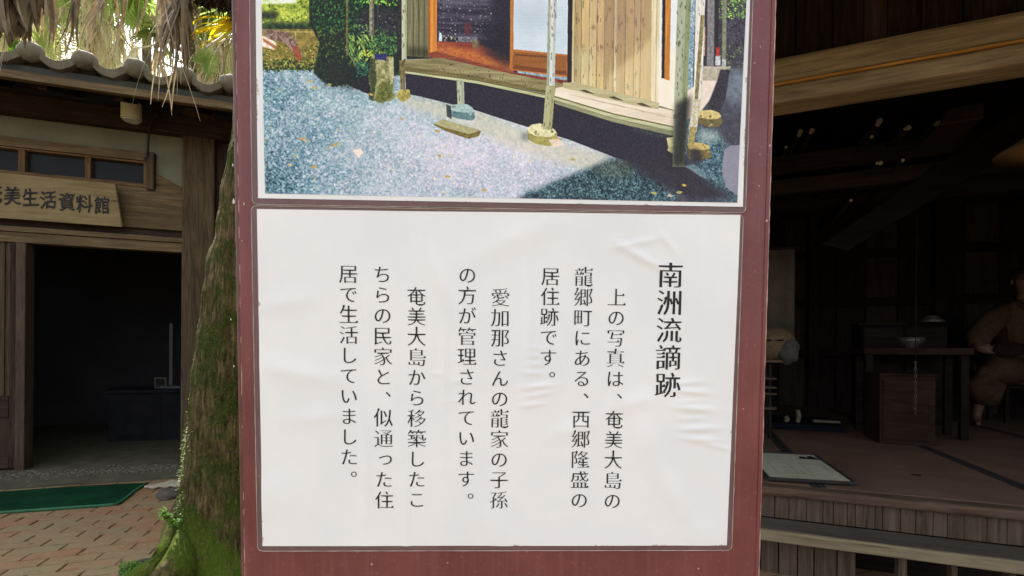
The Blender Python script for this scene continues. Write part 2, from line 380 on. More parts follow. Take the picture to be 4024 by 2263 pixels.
# shadow of the house on the gravel
SH = [(1546, 398), (1900, 380), (1900, 530), (1250, 530), (1330, 484), (1440, 440)]
r_ = mask(SH, 5)
if r_:
    m_, sy, sx = r_; g2 = (grain(6.5, 41) * 1.0 + grain(3.6, 43) * .9)[sy, sx]; l2 = np.clip(.30 + g2 * .75 + (vnoise(IH, IW, 60, 45, 2)[sy, sx] - .5) * .3, 0, 1)[..., None]
    dk = np.array([14, 38, 50]) / 255. * (1 - l2) + np.array([168, 206, 216]) / 255. * l2; img[sy, sx] = img[sy, sx] * (1 - m_[..., None]) + dk * m_[..., None]
paint([(1480, 430), (1546, 398), (1600, 398), (1590, 440), (1540, 452)], (96, 96, 70), (70, 80, 66), 8, 46, soft=8, alpha=.5)
# ---- garden on the left
GD = [(640, -420), (1012, -420), (1012, 190), (900, 200), (800, 178), (640, 176)]
paint(GD, (26, 44, 26), (70, 90, 44), 12, 9, contrast=1.3)
paint([(640, -60), (800, -60), (800, 56), (640, 56)], (120, 146, 44), (206, 216, 92), 15, 10, contrast=1.1, soft=4)
strokes([(640, -20), (800, -20), (800, 56), (640, 56)], [(214, 224, 110), (150, 176, 56), (96, 120, 40), (60, 84, 34), (176, 192, 76)], 260, 4, 12, 2.2, 0, 180, 201)
paint([(648, -6), (762, -6), (740, 10), (650, 10)], (236, 242, 230), (200, 222, 160), 9, 11, soft=3)
paint([(640, 30), (700, 30), (700, 48), (640, 50)], (22, 34, 26), (46, 54, 32), 9, 12, soft=4)
paint([(640, 74), (806, 74), (812, 168), (640, 172)], (112, 100, 42), (170, 152, 76), 11, 14, soft=3, contrast=1.1)
for r0 in range(78, 166, 15):
    for c0 in range(640, 812, 26):
        q_ = random.Random(r0 * 999 + c0); o_ = (r0 % 2) * 12; x = c0 + o_; f = q_.uniform(.7, 1.15)
        paint([(x, r0), (x + 24, r0 + 1), (x + 24, r0 + 13), (x, r0 + 12)], (158 * f, 136 * f, 70 * f), (120 * f, 112 * f, 50 * f), 6, r0 + c0, soft=1.2, alpha=.55)
paint([(700, 79), (806, 80), (806, 83), (700, 82)], (206, 204, 160), alpha=.5)
paint([(744, 82), (747, 82), (747, 122), (744, 122)], (206, 204, 160), alpha=.5)
strokes([(640, 118), (812, 112), (812, 176), (640, 178)], [(190, 176, 70), (60, 84, 26), (36, 56, 24), (122, 128, 46), (84, 104, 36), (206, 200, 110)], 420, 3, 9, 1.8, 0, 180, 202)
strokes([(640, 152), (812, 146), (830, 180), (640, 182)], [(18, 34, 18), (30, 54, 24), (50, 84, 30), (150, 170, 70)], 260, 3, 10, 2.2, 20, 160, 203)
paint([(664, 74), (700, 76), (726, 84), (748, 104), (762, 140), (758, 152), (746, 130), (728, 110), (700, 104), (672, 98)], (112, 84, 72), (160, 140, 130), 7, 16, soft=1.5)
for k in range(7): paint([(690 + k * 6, 80 + k * 3), (706 + k * 6, 90 + k * 6), (742 + k * 2, 128 + k * 3), (736 + k * 2, 128 + k * 3)], (206, 200, 196) if k % 2 else (120, 74, 60), alpha=.55, soft=.8)
paint([(640, 84), (668, 92), (698, 108), (692, 126), (668, 120), (640, 112)], (232, 200, 168), (250, 240, 228), 8, 17, soft=2)
paint([(664, 96), (700, 118), (694, 124), (664, 104)], (150, 80, 50), alpha=.7); paint([(736, 118), (750, 118), (762, 148), (752, 156), (742, 140)], (170, 92, 56), (140, 72, 46), 5, 18, soft=1, alpha=.9)
# dark bush with lighter leaves
BUSH = [(775, -420), (1012, -420), (1012, 170), (985, 200), (940, 232), (900, 226), (872, 212), (838, 220), (812, 205), (790, 184), (806, 110), (780, 60)]
paint(BUSH, (9, 20, 18), (26, 52, 32), 10, 18, contrast=1.1, soft=3)
strokes([(776, -20), (960, -20), (900, 70), (800, 90)], [(34, 84, 48), (22, 58, 38), (54, 112, 58), (14, 40, 26), (76, 130, 62)], 620, 4, 11, 2.4, 0, 180, 204)
strokes([(900, -20), (1010, -20), (1010, 18), (900, 10)], [(132, 196, 74), (160, 214, 90), (92, 150, 56)], 120, 4, 10, 2.4, 0, 180, 205)
strokes([(800, 70), (880, 70), (880, 200), (806, 200)], [(40, 70, 34), (20, 40, 24), (70, 92, 40), (108, 124, 52), (12, 26, 18)], 430, 3, 9, 2, 0, 180, 206)
paint([(905, 26), (1006, 22), (1006, 92), (896, 92)], (30, 26, 40), (66, 60, 76), 9, 21, soft=7, alpha=.8, contrast=.9)
blotch([(905, 30), (1006, 30), (1006, 90), (905, 90)], [(120, 116, 128), (150, 150, 120), (20, 18, 28)], 60, .8, 2.5, 207)
strokes([(870, 66), (930, 60), (1004, 84), (1004, 140), (940, 158), (876, 168)], [(64, 112, 62), (40, 84, 52), (22, 54, 38), (96, 142, 72), (130, 168, 84)], 330, 5, 14, 2.2, 10, 170, 208)
strokes([(876, 90), (946, 90), (940, 168), (880, 172)], [(150, 186, 96), (120, 166, 80), (176, 200, 110), (84, 130, 62)], 110, 12, 26, 2.2, 35, 145, 209)
strokes([(910, 128), (970, 128), (966, 144), (910, 146)], [(196, 206, 72), (176, 196, 70)], 40, 4, 9, 2.6, 0, 180, 210)
strokes([(806, 168), (900, 168), (880, 222), (812, 214)], [(24, 58, 34), (44, 82, 36), (14, 30, 20), (80, 98, 44)], 200, 3, 8, 2, 0, 180, 211)
paint([(812, 150), (905, 160), (905, 226), (850, 214), (814, 200)], (14, 16, 24), (26, 30, 34), 9, 212, soft=9, alpha=.65)
strokes([(896, 158), (946, 158), (942, 196), (898, 200)], [(36, 96, 82), (50, 122, 100), (22, 62, 58), (84, 140, 116)], 110, 4, 10, 2.4, 0, 180, 213)
paint([(896, 196), (944, 190), (932, 226), (934, 240), (908, 230)], (24, 22, 34), (38, 34, 48), 7, 26, soft=2.5)
for (x, wd, yb2, c_) in ((872, 5, 142, (142, 132, 84)), (930, 11, 92, (172, 172, 142)), (950, 3, 70, (90, 98, 92))):
    paint([(x, -420), (x + wd, -420), (x + wd, yb2), (x, yb2)], c_, tuple(int(k * .72) for k in c_), 5, 27, soft=1.3)
    shade([(x + wd * .6, -420), (x + wd, -420), (x + wd, yb2), (x + wd * .6, yb2)], (.72, .72, .72), 1)
# stone lantern shaft with a blue pot
LN = [(930, 152), (944, 140), (990, 144), (992, 205), (988, 232), (1000, 244), (982, 254), (960, 259), (934, 252), (928, 200)]
paint(LN, (116, 118, 72), (190, 188, 142), 10, 28, contrast=1.0, soft=1.5)
shade([(928, 150), (944, 146), (948, 200), (940, 256), (928, 250)], (.45, .5, .42), 3)
shade([(952, 214), (984, 200), (990, 246), (962, 260), (944, 254)], (.62, .68, .42), 4)
paint([(978, 148), (990, 146), (990, 206), (982, 216)], (206, 206, 166), (170, 172, 130), 6, 214, soft=1.5, alpha=.8)
strokes(LN, [(206, 204, 160), (90, 96, 54), (140, 142, 84)], 70, 3, 9, 1.5, 50, 130, 215, .6)
paint([(942, 134), (974, 137), (972, 153), (944, 150)], (34, 36, 84), (60, 60, 120), 4, 29)
strokes([(930, 96), (1000, 90), (1000, 138), (930, 138)], [(50, 96, 60), (34, 70, 52), (92, 140, 80), (120, 160, 92)], 150, 4, 12, 2, 30, 150, 216)
# ---- the house
paint([(1000, -420), (1120, -420), (1120, 148), (1000, 150)], (30, 26, 34), (60, 58, 50), 7, 30, soft=1)
paint([(1026, -420), (1084, -420), (1082, 146), (1024, 142)], (106, 106, 76), (140, 136, 104), 5, 31, stretch='v', contrast=.8)
for x in (1038, 1052, 1066): shade([(x, -420), (x + 2.5, -420), (x + 2.5, 142), (x, 142)], (.72, .74, .7), .8)
shade([(1024, 118), (1084, 122), (1084, 148), (1024, 146)], (.6, .62, .55), 5)
paint([(1095, -420), (1300, -420), (1300, 196), (1095, 142)], (30, 27, 40), (50, 46, 60), 4, 32, contrast=.8)
RI = [(1100, -14), (1236, -14), (1236, 106), (1100, 104)]
paint(RI, (40, 37, 52), (120, 114, 134), 15, 33, soft=9, alpha=.75, contrast=1.2, stretch='h')
blotch(RI, [(120, 116, 132), (84, 80, 96), (28, 26, 36), (150, 148, 160)], 260, .8, 2.6, 217)
paint([(1166, 58), (1186, 60), (1182, 90), (1168, 88)], (118, 54, 60), (90, 40, 48), 6, 218, alpha=.75, soft=3)
paint([(1152, 92), (1200, 94), (1198, 108), (1152, 106)], (160, 162, 172), (110, 108, 120), 5, 219, alpha=.75, soft=2)
paint([(1104, 84), (1109, 82), (1112, 94), (1111, 108), (1103, 108)], (206, 222, 238), soft=1.2)
blotch([(1112, 90), (1150, 90), (1150, 108), (1112, 107)], [(190, 190, 150), (60, 50, 50), (130, 130, 140)], 22, 1, 3.5, 220)
paint([(1098, 104), (1190, 108), (1236, 122), (1292, 152), (1292, 190), (1098, 138)], (120, 54, 44), (164, 84, 54), 6, 35, stretch='h', contrast=.9, soft=1.5)
paint([(1096, 118), (1130, 114), (1200, 132), (1290, 166), (1290, 182), (1180, 156), (1096, 138)], (206, 128, 58), (176, 100, 56), 7, 36, soft=4, alpha=.85)
paint([(1186, 100), (1206, 102), (1204, 124), (1188, 120)], (150, 138, 100), (110, 96, 76), 5, 221, alpha=.8, soft=1.5)
paint([(1205, 60), (1296, 60), (1296, 170), (1256, 158), (1218, 130)], (28, 24, 36), (38, 34, 46), 6, 222, soft=10, alpha=.85)
paint([(1075, -420), (1100, -420), (1098, 134), (1080, 144), (1077, 140)], (196, 116, 44), (232, 166, 76), 7, 37, stretch='v', contrast=.7)
shade([(1075, -420), (1081, -420), (1082, 142), (1077, 140)], (.78, .66, .6), 1)
paint([(1078, 134), (1098, 130), (1290, 182), (1428, 204), (1428, 214), (1280, 196), (1080, 145)], (112, 52, 42), (156, 84, 56), 6, 38, soft=1.5, stretch='h', contrast=.8)
# paper screen
paint([(1284, -420), (1432, -420), (1428, 196), (1281, 176)], (172, 106, 44), (196, 130, 64), 5, 39, contrast=.7)
paint([(1292, -420), (1430, -420), (1426, 138), (1290, 124)], (196, 214, 228), (214, 228, 238), 30, 40, contrast=.6)
paint([(1304, 16), (1366, 10), (1366, 66), (1304, 72)], (168, 184, 202), soft=16, alpha=.5)
for y in range(-10, 136, 9): shade([(1292, y), (1428, y + 2), (1428, y + 3), (1292, y + 1)], (.965, .97, .975), 1)
paint([(1289, 130), (1424, 142), (1423, 190), (1288, 174)], (140, 88, 36), (160, 104, 50), 6, 41, contrast=.7, stretch='h')
shade([(1294, 136), (1378, 142), (1378, 146), (1294, 140)], (.75, .7, .7), 1); shade([(1294, 164), (1424, 180), (1424, 190), (1288, 174)], (.8, .7, .6), 3)
paint([(1402, 200), (1424, 204), (1430, 214), (1402, 210)], (96, 36, 34), alpha=.6, soft=3)
paint([(1428, -420), (1443, -420), (1441, 222), (1425, 212)], (30, 24, 36), (44, 34, 44), 5, 42)
# boarded shutter: individual planks
plx = [1440, 1448, 1464, 1484, 1503, 1522, 1545, 1552, 1574, 1596, 1612, 1640, 1660]
for k in range(len(plx) - 1):
    q_ = random.Random(k + 50); f = q_.uniform(.88, 1.08); x0, x1 = plx[k], plx[k + 1]
    base_ = (186, 164, 116) if k % 3 else (198, 180, 132)
    paint([(x0, -420), (x1, -420), (x1 - 5, 262), (x0 - 4, 226 + k * 2)], tuple(v_ * f for v_ in base_), tuple(min(255, v_ * f * 1.14) for v_ in base_), 7, 430 + k, stretch='v', contrast=.8, soft=.8)
    paint([(x1 - 1.6, -420), (x1 + .4, -420), (x1 - 4.4, 240 + k * 2), (x1 - 6.4, 240 + k * 2)], (112, 94, 62) if k != 6 else (170, 176, 176), alpha=.6 + .3 * q_.random(), soft=.8)
q = random.Random(4)
for i in range(110):
    x = q.choice(plx[1:-1]) + q.gauss(0, 3); y = q.choice((-10, 52, 60, 124, 130, 190, 228)) + q.gauss(0, 9); hh = q.uniform(3, 12); wd = q.uniform(1, 3.2)
    paint([(x, y - hh), (x + wd, y - hh * .7), (x + wd * .6, y + hh), (x - .6, y + hh * .6)], (96, 78, 48), alpha=q.uniform(.25, .75), soft=1)
for (x, y, r__) in ((1530, 24, 8), (1560, 60, 6), (1490, 70, 7), (1585, 30, 5), (1512, 120, 6), (1600, 100, 5)):
    paint([(x - r__, y), (x, y - r__ * 1.4), (x + r__, y), (x, y + r__ * 1.4)], (150, 118, 86), soft=2.5, alpha=.5); paint([(x - 2, y), (x, y - 3), (x + 2, y), (x, y + 3)], (96, 70, 46), soft=1, alpha=.6)
paint([(1520, -80), (1640, -80), (1640, 86), (1590, 122), (1530, 156), (1470, 190), (1500, 60)], (166, 134, 116), soft=24, alpha=.42)
paint([(1660, 70), (1656, 266), (1516, 244), (1530, 190), (1586, 146), (1640, 92)], (250, 232, 190), soft=5, alpha=.38)
paint([(1450, 120), (1490, 130), (1486, 236), (1444, 226)], (208, 214, 176), soft=9, alpha=.35)
paint([(1636, -420), (1670, -420), (1660, 268), (1634, 266)], (212, 202, 162), (240, 230, 200), 6, 44, stretch='v', contrast=.7, soft=1.2)
shade([(1650, -420), (1653, -420), (1648, 266), (1645, 266)], (.85, .84, .8), 1)
# white wall, orange jamb
paint([(1662, -420), (1716, -420), (1708, 306), (1652, 276)], (222, 230, 242), (236, 240, 244), 22, 45, contrast=.6)
paint([(1650, 132), (1708, 120), (1708, 306), (1650, 276)], (252, 240, 220), (244, 226, 206), 22, 451, soft=9, alpha=.9, contrast=.6)
paint([(1662, -420), (1674, -420), (1669, 198), (1661, 198)], (38, 32, 36), soft=1.5)
paint([(1672, -420), (1686, -420), (1681, 204), (1668, 200)], (214, 146, 58), (176, 110, 40), 6, 46, stretch='v', contrast=.8)
# garden and yard beyond the veranda corner
paint([(1752, -420), (1900, -420), (1900, 196), (1740, 196)], (52, 48, 60), (86, 82, 96), 8, 47, contrast=1.0)
blotch([(1752, 60), (1900, 60), (1900, 190), (1752, 190)], [(36, 34, 44), (110, 108, 120), (70, 66, 80)], 420, .8, 2.2, 223)
strokes([(1788, -20), (1890, -20), (1890, 44), (1800, 52)], [(146, 204, 84), (104, 160, 70), (176, 222, 110), (66, 100, 56), (120, 150, 80)], 330, 3, 9, 2, 0, 180, 224)
strokes([(1820, 120), (1890, 110), (1890, 180), (1826, 182)], [(90, 120, 60), (150, 170, 80), (40, 50, 44), (60, 84, 50)], 110, 3, 8, 1.8, 0, 180, 225)
for (x0, x1, y0, y1, c_) in ((1756, 1766, -50, 178, (190, 196, 206)), (1766, 1773, -50, 180, (66, 58, 70)), (1774, 1792, -50, 214, (150, 148, 152)), (1792, 1803, -30, 176, (54, 46, 58)), (1812, 1822, -40, 178, (150, 158, 130)), (1762, 1769, 70, 142, (230, 196, 164)), (1797, 1806, 120, 142, (196, 60, 54)), (1795, 1808, 142, 166, (226, 230, 236)), (1812, 1822, 150, 172, (206, 214, 220))):
    paint([(x0, y0), (x1, y0), (x1, y1), (x0, y1)], c_, tuple(int(k * .75) for k in c_), 6, x0, soft=1.8, contrast=.8)
paint([(1740, 168), (1900, 174), (1900, 560), (1690, 560), (1740, 330)], (62, 62, 76), (96, 100, 116), 14, 50, soft=2, contrast=.8)
paint([(1748, 168), (1836, 168), (1812, 206), (1745, 210)], (170, 160, 130), (200, 198, 196), 9, 51, soft=3, contrast=.8)
paint([(1834, 178), (1900, 178), (1900, 250), (1836, 262), (1810, 236)], (96, 108, 122), (140, 152, 166), 14, 510, soft=9, alpha=.8, contrast=.8)
paint([(1808, 176), (1832, 176), (1822, 250), (1800, 300), (1768, 330), (1776, 272), (1796, 220)], (44, 40, 50), (64, 58, 70), 6, 52, soft=3)
paint([(1764, 204), (1800, 204), (1782, 252), (1750, 296), (1712, 300), (1716, 236)], (240, 228, 212), (222, 210, 200), 10, 53, soft=3, contrast=.8)
paint([(1806, 290), (1900, 300), (1900, 420), (1800, 400), (1790, 330)], (60, 58, 70), (84, 82, 96), 10, 54, soft=8, contrast=.8)
r_ = mask([(1748, 322), (1800, 326), (1828, 366), (1900, 400), (1900, 520), (1790, 500), (1744, 430)], 7)
if r_:
    m_, sy, sx = r_; l2 = np.clip(.38 + (grain(6.5, 61) + grain(3.6, 63))[sy, sx] * .7, 0, 1)[..., None]; dk = np.array([16, 44, 60]) / 255. * (1 - l2) + np.array([170, 214, 224]) / 255. * l2
    img[sy, sx] = img[sy, sx] * (1 - m_[..., None] * .9) + dk * m_[..., None] * .9
paint([(1756, 326), (1798, 330), (1812, 350), (1760, 362)], (196, 206, 196), (170, 186, 176), 7, 55, soft=5, alpha=.7)
def stone(pts, top, side, low, seed, k=.5):
    paint([(p[0] + 1, p[1] + 1) for p in pts], side, tuple(v_ * 1.2 for v_ in side), 8, seed, soft=1.6, contrast=.8)
    cx_ = sum(p[0] for p in pts) / len(pts); y0 = min(p[1] for p in pts); y1 = max(p[1] for p in pts)
    tp = [(cx_ + (p[0] - cx_) * .93, y0 + (p[1] - y0) * k) for p in pts]; paint(tp, top, tuple(min(255, v_ * 1.15) for v_ in top), 9, seed + 1, soft=2.2, contrast=.8)
    blotch(pts, [tuple(v_ * .85 for v_ in side), side, top], 14, 1.5, 4.5, seed + 2, soft=1.5)
stone([(1744, 292), (1760, 280), (1786, 277), (1806, 288), (1815, 306), (1806, 318), (1780, 320), (1752, 310)], (196, 180, 122), (104, 94, 56), (70, 62, 36), 300, .55)
stone([(1724, 366), (1744, 358), (1766, 364), (1784, 378), (1786, 396), (1764, 402), (1730, 400)], (190, 172, 108), (110, 98, 54), (60, 52, 34), 310, .45)
paint([(1730, 380), (1746, 372), (1764, 384), (1768, 408), (1740, 412)], (38, 34, 42), (54, 48, 52), 6, 311, soft=4, alpha=.9)
# dark gap under the deck
GAP = [(1020, 184), (1200, 208), (1390, 250), (1540, 296), (1704, 334), (1704, 418), (1640, 420), (1548, 398), (1430, 352), (1300, 312), (1190, 276), (1060, 244), (1022, 236)]
paint(GAP, (34, 29, 44), (48, 43, 58), 5, 62, contrast=.8, soft=1.6)
blotch(GAP, [(70, 64, 80), (26, 22, 34), (60, 56, 72)], 520, .6, 1.5, 227)
paint([(1570, 312), (1704, 344), (1704, 356), (1600, 334)], (84, 104, 96), (50, 60, 60), 6, 63, soft=4, alpha=.6)
paint([(1560, 402), (1650, 400), (1720, 410), (1800, 470), (1862, 500), (1740, 500), (1680, 478), (1620, 440)], (38, 34, 44), (54, 48, 60), 6, 64, soft=7, alpha=.95, contrast=.8)
blotch([(1580, 404), (1720, 412), (1800, 470), (1740, 496), (1640, 450)], [(78, 70, 84), (28, 24, 34)], 260, .6, 1.5, 228)
stone([(1674, 348), (1690, 346), (1702, 350), (1702, 374), (1692, 388), (1680, 380)], (196, 192, 150), (176, 170, 124), (140, 134, 90), 320, .6)
paint([(1716, 418), (1744, 414), (1770, 430), (1778, 452), (1760, 444), (1734, 426)], (96, 122, 138), (120, 140, 150), 8, 65, soft=2)
# veranda deck
DECK = [(1010, 152), (1110, 146), (1285, 186), (1430, 214), (1660, 268), (1714, 284), (1706, 322), (1540, 286), (1390, 240), (1200, 202), (1014, 178)]
paint(DECK, (120, 114, 78), (168, 158, 116), 9, 57, stretch='h', contrast=.9, soft=1.2)
blotch([(1090, 150), (1285, 190), (1400, 220), (1390, 236), (1200, 198), (1090, 176)], [(96, 88, 58), (176, 168, 130), (80, 74, 50)], 90, .8, 2.4, 226)
shade([(1016, 168), (1200, 192), (1392, 232), (1392, 240), (1200, 202), (1014, 178)], (.8, .78, .66), 2.5)
paint([(1396, 222), (1430, 216), (1640, 268), (1714, 284), (1766, 268), (1704, 322), (1540, 288), (1393, 243)], (240, 230, 212), (220, 208, 188), 13, 58, soft=2.5, stretch='h', contrast=.8)
for k in range(5): shade([(1430 + k * 55, 238 + k * 12), (1520 + k * 50, 258 + k * 12), (1520 + k * 50, 260 + k * 12), (1430 + k * 55, 239 + k * 12)], (.84, .8, .76), 1.5)
paint([(1414, 208), (1444, 208), (1656, 260), (1654, 276), (1600, 268), (1500, 244), (1416, 222)], (176, 170, 130), (206, 198, 160), 6, 59, stretch='h', contrast=.8, soft=1.2)
for x in (1462, 1534, 1604):
    yy = 224 + (x - 1440) * .235; paint([(x - 6, yy - 1), (x + 8, yy - 3), (x + 26, yy + 5), (x + 34, yy + 9), (x + 10, yy + 5)], (74, 62, 44), soft=1.4, alpha=.9)
paint([(1010, 176), (1200, 201), (1390, 241), (1540, 286), (1706, 322), (1706, 334), (1540, 298), (1390, 252), (1200, 211), (1012, 184)], (170, 176, 134), (206, 208, 172), 7, 60, stretch='h', contrast=.8, soft=1.2)
shade([(1010, 176), (1200, 201), (1390, 241), (1540, 286), (1706, 322), (1706, 325), (1540, 289), (1390, 244), (1200, 204), (1012, 179)], (.55, .5, .38), 1.2)
paint([(1394, 252), (1540, 298), (1706, 334), (1706, 346), (1540, 308), (1394, 262)], (128, 132, 100), (162, 164, 128), 6, 61, stretch='h', contrast=.8, soft=1.5)
# posts and their stones
stone([(998, 238), (1010, 226), (1030, 226), (1032, 244), (1014, 256), (1000, 250)], (186, 176, 100), (150, 140, 72), (110, 100, 50), 330, .5)
def post(x0, x1, y0, x2, x3, y1, light, dark_, seed, patches=30):
    paint([(x0, y0), (x1, y0), (x3, y1), (x2, y1)], light, tuple(v_ * .9 for v_ in light), 8, seed, stretch='v', contrast=.8, soft=1)
    xm0, xm1 = x0 + (x1 - x0) * .62, x2 + (x3 - x2) * .62
    paint([(xm0, y0), (x1, y0), (x3, y1), (xm1, y1)], dark_, tuple(v_ * 1.15 for v_ in dark_), 6, seed + 1, stretch='v', contrast=.8, soft=1, alpha=.8)
    q_ = random.Random(seed)
    for i in range(patches):
        t = q_.random(); y = max(y0, -30) + (y1 - max(y0, -30)) * t; tt_ = (y - y0) / (y1 - y0); xa = x0 + (x2 - x0) * tt_; xb = x1 + (x3 - x1) * tt_; x = xa + (xb - xa) * q_.random()
        paint([(x - 1.5, y - 4), (x + 1.5, y - 5), (x + 2, y + 4), (x - 1, y + 5)], tuple(v_ * q_.uniform(.6, .85) for v_ in dark_), alpha=q_.uniform(.3, .8), soft=1)
post(1010, 1026, -420, 1011, 1023, 152, (204, 212, 186), (150, 160, 122), 340, 14)
post(1004, 1019, 152, 1008, 1019, 226, (136, 126, 80), (110, 98, 58), 342, 10)
post(1148, 1166, 204, 1151, 1168, 270, (192, 200, 178), (146, 158, 134), 344, 6)
stone([(1130, 276), (1142, 264), (1174, 262), (1190, 278), (1194, 296), (1186, 304), (1150, 298), (1132, 292)], (158, 182, 182), (92, 122, 126), (56, 80, 86), 346, .55)
shade([(1122, 262), (1134, 268), (1136, 300), (1124, 294)], (.3, .3, .34), 2, .9)
paint([(1146, 300), (1196, 304), (1190, 314), (1150, 308)], (208, 216, 218), soft=3, alpha=.7)
paint([(1090, 314), (1112, 301), (1184, 322), (1210, 330), (1204, 343), (1178, 350), (1120, 330)], (132, 118, 58), (104, 92, 44), 7, 70, soft=1.3)
paint([(1092, 312), (1112, 301), (1184, 321), (1208, 329), (1180, 338), (1120, 322)], (190, 188, 148), (164, 162, 120), 9, 71, soft=1.8, contrast=.8)
stone([(1324, 330), (1334, 316), (1356, 311), (1380, 320), (1398, 338), (1404, 356), (1380, 368), (1346, 362), (1326, 350)], (208, 206, 168), (150, 144, 84), (104, 96, 46), 348, .62)
shade([(1308, 338), (1326, 332), (1330, 356), (1314, 352)], (.55, .6, .62), 4, .8)
post(1380, 1404, -420, 1374, 1394, 216, (222, 228, 226), (176, 186, 182), 350, 36)
paint([(1381, -420), (1387, -420), (1380, 216), (1374, 216)], (132, 140, 104), (160, 166, 140), 6, 74, alpha=.7, stretch='v')
post(1372, 1395, 216, 1364, 1387, 326, (186, 188, 148), (150, 152, 108), 352, 12)
post(1708, 1746, -420, 1690, 1720, 420, (180, 190, 164), (128, 138, 98), 354, 90)
shade([(1698, 262), (1736, 240), (1722, 420), (1688, 420)], (.26, .26, .26), 6)
post(1748, 1778, -420, 1742, 1762, 256, (240, 238, 232), (206, 204, 196), 356, 20)
paint([(1757, 40), (1767, 40), (1752, 268), (1742, 280)], (124, 116, 76), (160, 152, 108), 6, 79, soft=1.3)
paint([(1744, 250), (1760, 250), (1750, 334), (1730, 326)], (216, 212, 196), (186, 180, 150), 6, 80, soft=1.5)
paint([(1734, 320), (1750, 320), (1742, 372), (1728, 370)], (176, 164, 104), (150, 138, 80), 6, 81, soft=1.2)
# fallen leaves
LV = [(664, 352), (905, 386), (1100, 330), (782, 205), (793, 222), (830, 214), (934, 238), (850, 362), (1106, 392), (1126, 444), (1218, 478), (790, 420), (838, 366), (1440, 402), (1404, 352), (1645, 486), (1686, 492), (1708, 484), (1720, 466), (684, 500), (665, 414), (730, 415), (762, 350), (1010, 300)]
q = random.Random(8)
for (x, y) in LV:
    c_ = q.choice([(222, 190, 100), (210, 162, 84), (226, 206, 176), (206, 196, 120), (220, 184, 140)]); a = q.uniform(-.5, .5); l = q.uniform(6, 10)
    paint([(x - l, y - l * a * .4), (x - l * .3, y - 4), (x + l, y + l * a * .4), (x + l * .2, y + 4.5)], c_, tuple(int(k * .8) for k in c_), 4, int(x), soft=1.3, alpha=.9)
blotch([(650, 200), (900, 240), (900, 495), (650, 495)], [(176, 176, 110), (190, 176, 120)], 26, 1.5, 4, 90)
blotch([(950, 300), (1400, 400), (1250, 490), (900, 480)], [(222, 214, 180), (214, 200, 150), (240, 226, 210)], 34, 1.5, 4, 91)
paint([(888, 378), (906, 374), (916, 384), (902, 396)], (244, 224, 214), soft=2); paint([(1378, 352), (1404, 350), (1420, 366), (1392, 372)], (240, 222, 206), soft=2, alpha=.8)
# worn translucent patch at the lower right corner, scuffs over the dark room
paint([(1820, 376), (1836, 366), (1900, 364), (1900, 490), (1850, 490), (1824, 470), (1814, 430)], (140, 138, 156), (152, 150, 166), 20, 92, soft=2, alpha=.92, contrast=.6)
# the print's own softness, then the camera's sharpening
k5 = lambda a_: (np.roll(a_, 1, 0) + np.roll(a_, -1, 0) + np.roll(a_, 1, 1) + np.roll(a_, -1, 1) + 2 * a_) / 6
img = np.clip(img, 0, 1); bl_ = k5(img); big = bl_
for _ in range(10): big = k5(big)
img = bl_ + (bl_ - big) * .7
lum = img.mean(axis=2, keepdims=True)
g = (vnoise(IH, IW, 2.2, 99, 1)[..., None] - .5)
img = np.clip(((lum + (img - lum) * 1.0) - .5) * 1.10 + .51 + g * .10 * np.clip(1.1 - lum, .2, 1), 0, 1)
im = bpy.data.images.new('veranda_print', IW, IH, alpha=False)
buf = np.ones((IH, IW, 4), np.float32); buf[..., :3] = img[::-1]
im.pixels.foreach_set(buf.ravel()); im.update(); im.pack()
pm = M('glossy_photo_print', 0.28, 0.2)
ti = pm.N.new('ShaderNodeTexImage'); ti.image = im; ti.extension = 'EXTEND'; pm.L.new(pm.tc.outputs['UV'], ti.inputs[0])
pm.color(ti.outputs[0])
pm.bump(pm.noise(pm.map((1, 1, 1)), 9, 3, .5), 0.25, 0.004)

# ------------------------------------------------------------------ sheets and lettering
paper_m = M('creased_white_paper', 0.5, 0.35)
c = paper_m.ramp(paper_m.noise(paper_m.map((1, 1, 1)), 11, 5, .6), [(0.3, (0.77, 0.795, 0.825)), (0.7, (0.85, 0.86, 0.87))])
# brown stains creeping in from the sheet's edges
sep = paper_m.N.new('ShaderNodeSeparateXYZ'); paper_m.L.new(paper_m.tc.outputs['Generated'], sep.inputs[0])
ex = paper_m.math('SUBTRACT', 0.5, paper_m.math('ABSOLUTE', paper_m.math('SUBTRACT', sep.outputs[0], 0.5)))
ey = paper_m.math('SUBTRACT', 0.5, paper_m.math('ABSOLUTE', paper_m.math('SUBTRACT', sep.outputs[1], 0.5)))
ed = paper_m.math('MINIMUM', ex, ey)
sn = paper_m.noise(paper_m.map((1, 1, 1)), 26, 6, .75)
st = paper_m.math('SUBTRACT', paper_m.math('MULTIPLY', paper_m.math('SUBTRACT', sn, 0.555), 0.07), ed)
c = paper_m.mix(paper_m.ramp(st, [(0.0, 0.0), (0.0035, 0.85)]), c, (0.30, 0.21, 0.14))
fl = paper_m.vor(paper_m.map((1, 1, 1)), 60); c = paper_m.mix(paper_m.math('MULTIPLY', paper_m.ramp(fl, [(0.015, 1.0), (0.03, 0.0)]), paper_m.ramp(sn, [(0.56, 0.0), (0.6, 0.7)])), c, (0.25, 0.2, 0.16))
paper_m.color(c)
paper_m.bump(paper_m.noise(paper_m.map((1, 1, 1)), 420, 3, .6), 0.12, 0.0006)
film = bpy.data.materials.new('clear_laminate'); film.use_nodes = True
def filmmat(name, alpha, colr, rough):
    m = M(name, rough, 0.5); m.color(m.ramp(m.noise(m.map((1, 1, 1)), 30, 5, .7), [(0.35, colr), (0.68, tuple(min(1, k * 1.35) for k in colr))]))
    m.b.inputs['Alpha'].default_value = alpha; return m.m
